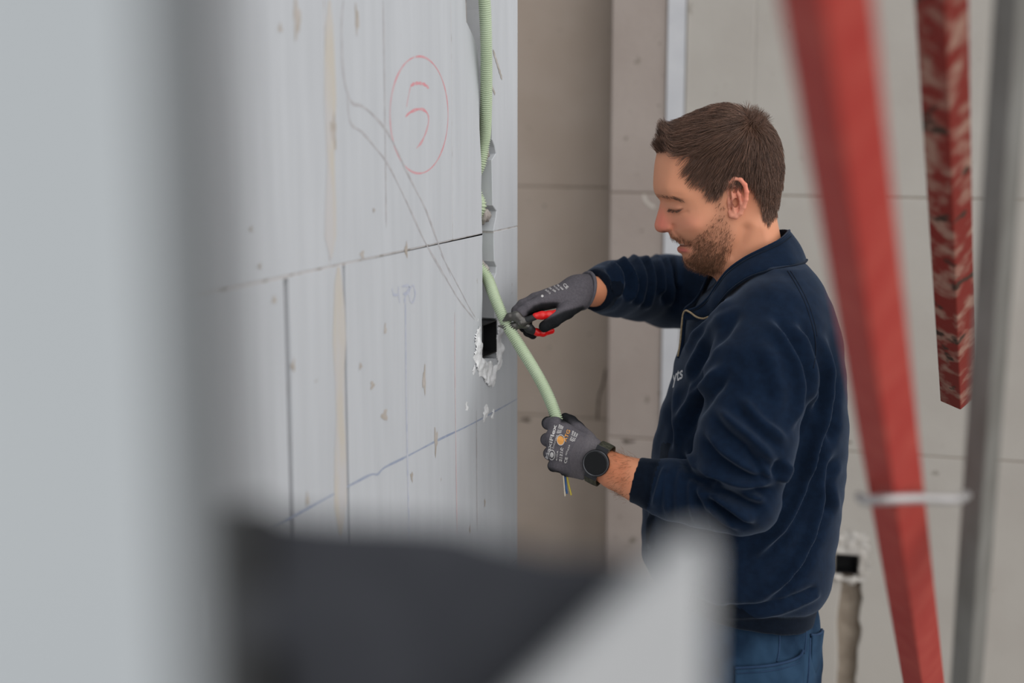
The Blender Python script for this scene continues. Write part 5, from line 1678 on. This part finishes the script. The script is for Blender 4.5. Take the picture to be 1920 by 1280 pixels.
# ---------------------------------------------------------------- foreground: red and zinc brace legs, slat, frame, case, board
def bar4(name, top, bot, m, parent=None, ext0=0.0, ext1=0.0, bev=0.002):
    """top / bot: (left x, crease x, right x, y, D): three visible edges of a square bar"""
    def corner(t):
        l, c, r, y, D, dd = t
        C = L(c, y, D); A = L(l, y, D + dd); Bq = L(r, y, D + dd)
        return [C, A, A + Bq - C, Bq]
    T, Bt = np.array(corner(top)), np.array(corner(bot))
    ax = T.mean(0) - Bt.mean(0); ax /= np.linalg.norm(ax)
    # keep one section along the whole bar
    sec = (T - T.mean(0)) * 0.5 + (Bt - Bt.mean(0)) * 0.5
    sec = sec - np.outer(sec @ ax, ax)
    c1, c0 = T.mean(0) + ax * ext1, Bt.mean(0) - ax * ext0
    V = np.concatenate([c0 + sec, c1 + sec])
    Fc = [(0, 1, 2, 3), (7, 6, 5, 4)] + [(i, i + 4, (i + 1) % 4 + 4, (i + 1) % 4) for i in range(4)]
    o = mesh_np(name, to_world(V), Fc, m, parent, smooth=False)
    fixn(o)
    b = o.modifiers.new('bevel', 'BEVEL'); b.width = bev; b.segments = 2
    return o
def floor_ext(top, bot):
    a = L(top[1], top[3], top[4]); b = L(bot[1], bot[3], bot[4])
    d = b - a; d /= np.linalg.norm(d)
    return (b[2] - footU - 0.006) / -d[2]
tr = (1468, 1545, 1630, 0, 0.86, 0.045); br = (1688, 1727, 1776, 1280, 1.85, 0.045)
trestle = empty('folding_trestle', (0, 0, 0))
fe_ = floor_ext(tr, br)
a = L(tr[1], tr[3], tr[4]); b = L(br[1], br[3], br[4]); d = (b - a) / np.linalg.norm(b - a)
tf = to_world(b + d * fe_); tf[2] = 0
trestle.location = Vector(tf)
tag(trestle, 'leaning brace with one red and one grey leg joined by a steel stay', 'trestle')
bar4('red_leg', tr, br, M['red_paint'], trestle, fe_, 0.10)
tg = (1864, 1908, 1938, 0, 1.30, 0.020); bg = (1778, 1818, 1846, 1280, 1.52, 0.020)
bar4('grey_leg', tg, bg, M['zinc'], trestle, floor_ext(tg, bg), 0.12)
v, f = tube(to_world(catmull([L(1612, 930, 1.43), L(1622, 938, 1.385), L(1660, 936, 1.37), L(1720, 934, 1.38), L(1790, 936, 1.40), L(1812, 928, 1.425)], 8)), 0.0052, 10)
mesh_np('stay_bar', v, f, M['steel'], trestle)
o = bar4('red_slat', (1712, 1765, 1817, -20, 1.50, 0.036), (1762, 1804, 1830, 748, 2.26, 0.036), M['red_chipped'], None, 0.0, 0.35)
tag(o, 'red painted wooden slat with chipped paint hanging down beside the brace', 'slat')

# pale frame post close by on the left, with a darker edge
def vbox(name, X0, X1, Da, Db, z0, z1, m, parent=None, bev=0.004):
    v = [to_world(np.array([x, d, z - CAM[2]])) for z in (z0, z1) for x, d in ((X0, Da), (X1, Da), (X1, Db), (X0, Db))]
    f = [(0, 3, 2, 1), (4, 5, 6, 7), (0, 1, 5, 4), (1, 2, 6, 5), (2, 3, 7, 6), (3, 0, 4, 7)]
    o = mesh_np(name, v, f, m, parent, smooth=False); fixn(o)
    b = o.modifiers.new('bevel', 'BEVEL'); b.width = bev; b.segments = 2
    return o
post = empty('door_post', to_world(np.array([-0.115, 0.31, -CAM[2]])))
tag(post, 'pale grey door post with a dark edge, close by and out of focus', 'post')
vbox('post_body', -0.19, -0.0680, 0.276, 0.282, 0.0, 2.6, M['frame_white'], post, 0.001)
vbox('post_edge', -0.18, -0.0682, 0.282, 0.350, 0.0, 2.6, M['frame_edge'], post, 0.001)

# dark case on a block ledge, pale board beside it
ledge = vbox('block_ledge', -0.20, 0.28, 0.48, 0.80, 0.0, 1.22, M['back_block'])
tag(ledge, 'grey block parapet that carries the dark case and the pale board', 'parapet')
case = empty('tool_case', to_world(np.array([0.0, 0.60, 1.22 - CAM[2]])))
tag(case, 'dark grey tool case, out of focus, standing before the pale board', 'case')
def case_body():
    top_l, top_r = L(420, 935, 0.55), L(1235, 1042, 0.55)
    zb_ = 1.22 - CAM[2]
    D1, D2 = 0.55, 0.62
    n = 14
    V = []
    us_ = np.linspace(0, 1, n)
    for D in (D1, D2):
        for u in us_:
            p = top_l + (top_r - top_l) * u
            sag = 0.0035 * math.sin(u * 9.0) + (0.004 if 0.55 < u < 0.8 else 0)
            V.append((p[0], D, p[2] - sag * 0.6 - (0.035 if D == D2 else 0)))
        for u in us_:
            p = top_l + (top_r - top_l) * u
            V.append((p[0], D, zb_))
    Fc = []
    for i in range(n - 1):
        Fc.append((i, i + 1, n + i + 1, n + i))
        Fc.append((2 * n + i + 1, 2 * n + i, 3 * n + i, 3 * n + i + 1))
        Fc.append((i, 2 * n + i, 2 * n + i + 1, i + 1))
        Fc.append((n + i, n + i + 1, 3 * n + i + 1, 3 * n + i))
    Fc += [(0, n, 3 * n, 2 * n), (n - 1, 3 * n - 1, 4 * n - 1, 2 * n - 1)]
    o = mesh_np('case_body', to_world(np.array(V)), Fc, M['case'], case, smooth=False); fixn(o)
    b = o.modifiers.new('bevel', 'BEVEL'); b.width = 0.006; b.segments = 3; b.limit_method = 'ANGLE'
    c = L(458, 1025, 0.542)
    vb_ = vbox('corner_guard', c[0] - 0.011, c[0] + 0.011, 0.538, 0.562, CAM[2] + c[2] - 0.017, CAM[2] + c[2] + 0.013, M['case_dark'], case, 0.004)
    c = L(470, 1268, 0.542)
    vbox('corner_guard', c[0] - 0.014, c[0] + 0.014, 0.538, 0.562, CAM[2] + c[2] - 0.02, CAM[2] + c[2] + 0.008, M['case_dark'], case, 0.004)
case_body()
def board():
    # a cut-off board with a slanting edge, standing on the ledge
    D = 0.51
    zb_ = 1.22 - CAM[2]
    a, b, c_ = L(1285, 1020, D), L(1334, 1022, D), L(1338, 1290, D)
    l = L(1010, 1280, D)
    sl = (l - a) / (a[2] - l[2])
    zl = zb_
    p = [(a[0], a[2]), (b[0], b[2]), (b[0] + 0.001, zb_), (a[0] + sl[0] * (a[2] - zb_) * 0.45, zb_), (l[0] + sl[0] * 0.02, l[2] - 0.02)]
    n = len(p)
    V = [(x, D, u) for x, u in p] + [(x, D + 0.018, u) for x, u in p]
    Fc = [tuple(range(n)), tuple(range(2 * n - 1, n - 1, -1))] + [(i, (i + 1) % n, n + (i + 1) % n, n + i) for i in range(n)]
    o = mesh_np('board_offcut', to_world(np.array(V)), Fc, M['board'], None, smooth=False); fixn(o)
    bv = o.modifiers.new('bevel', 'BEVEL'); bv.width = 0.003; bv.segments = 2
    tag(o, 'pale grey board offcut with a slanting edge in front of the dark case', 'board')
board()
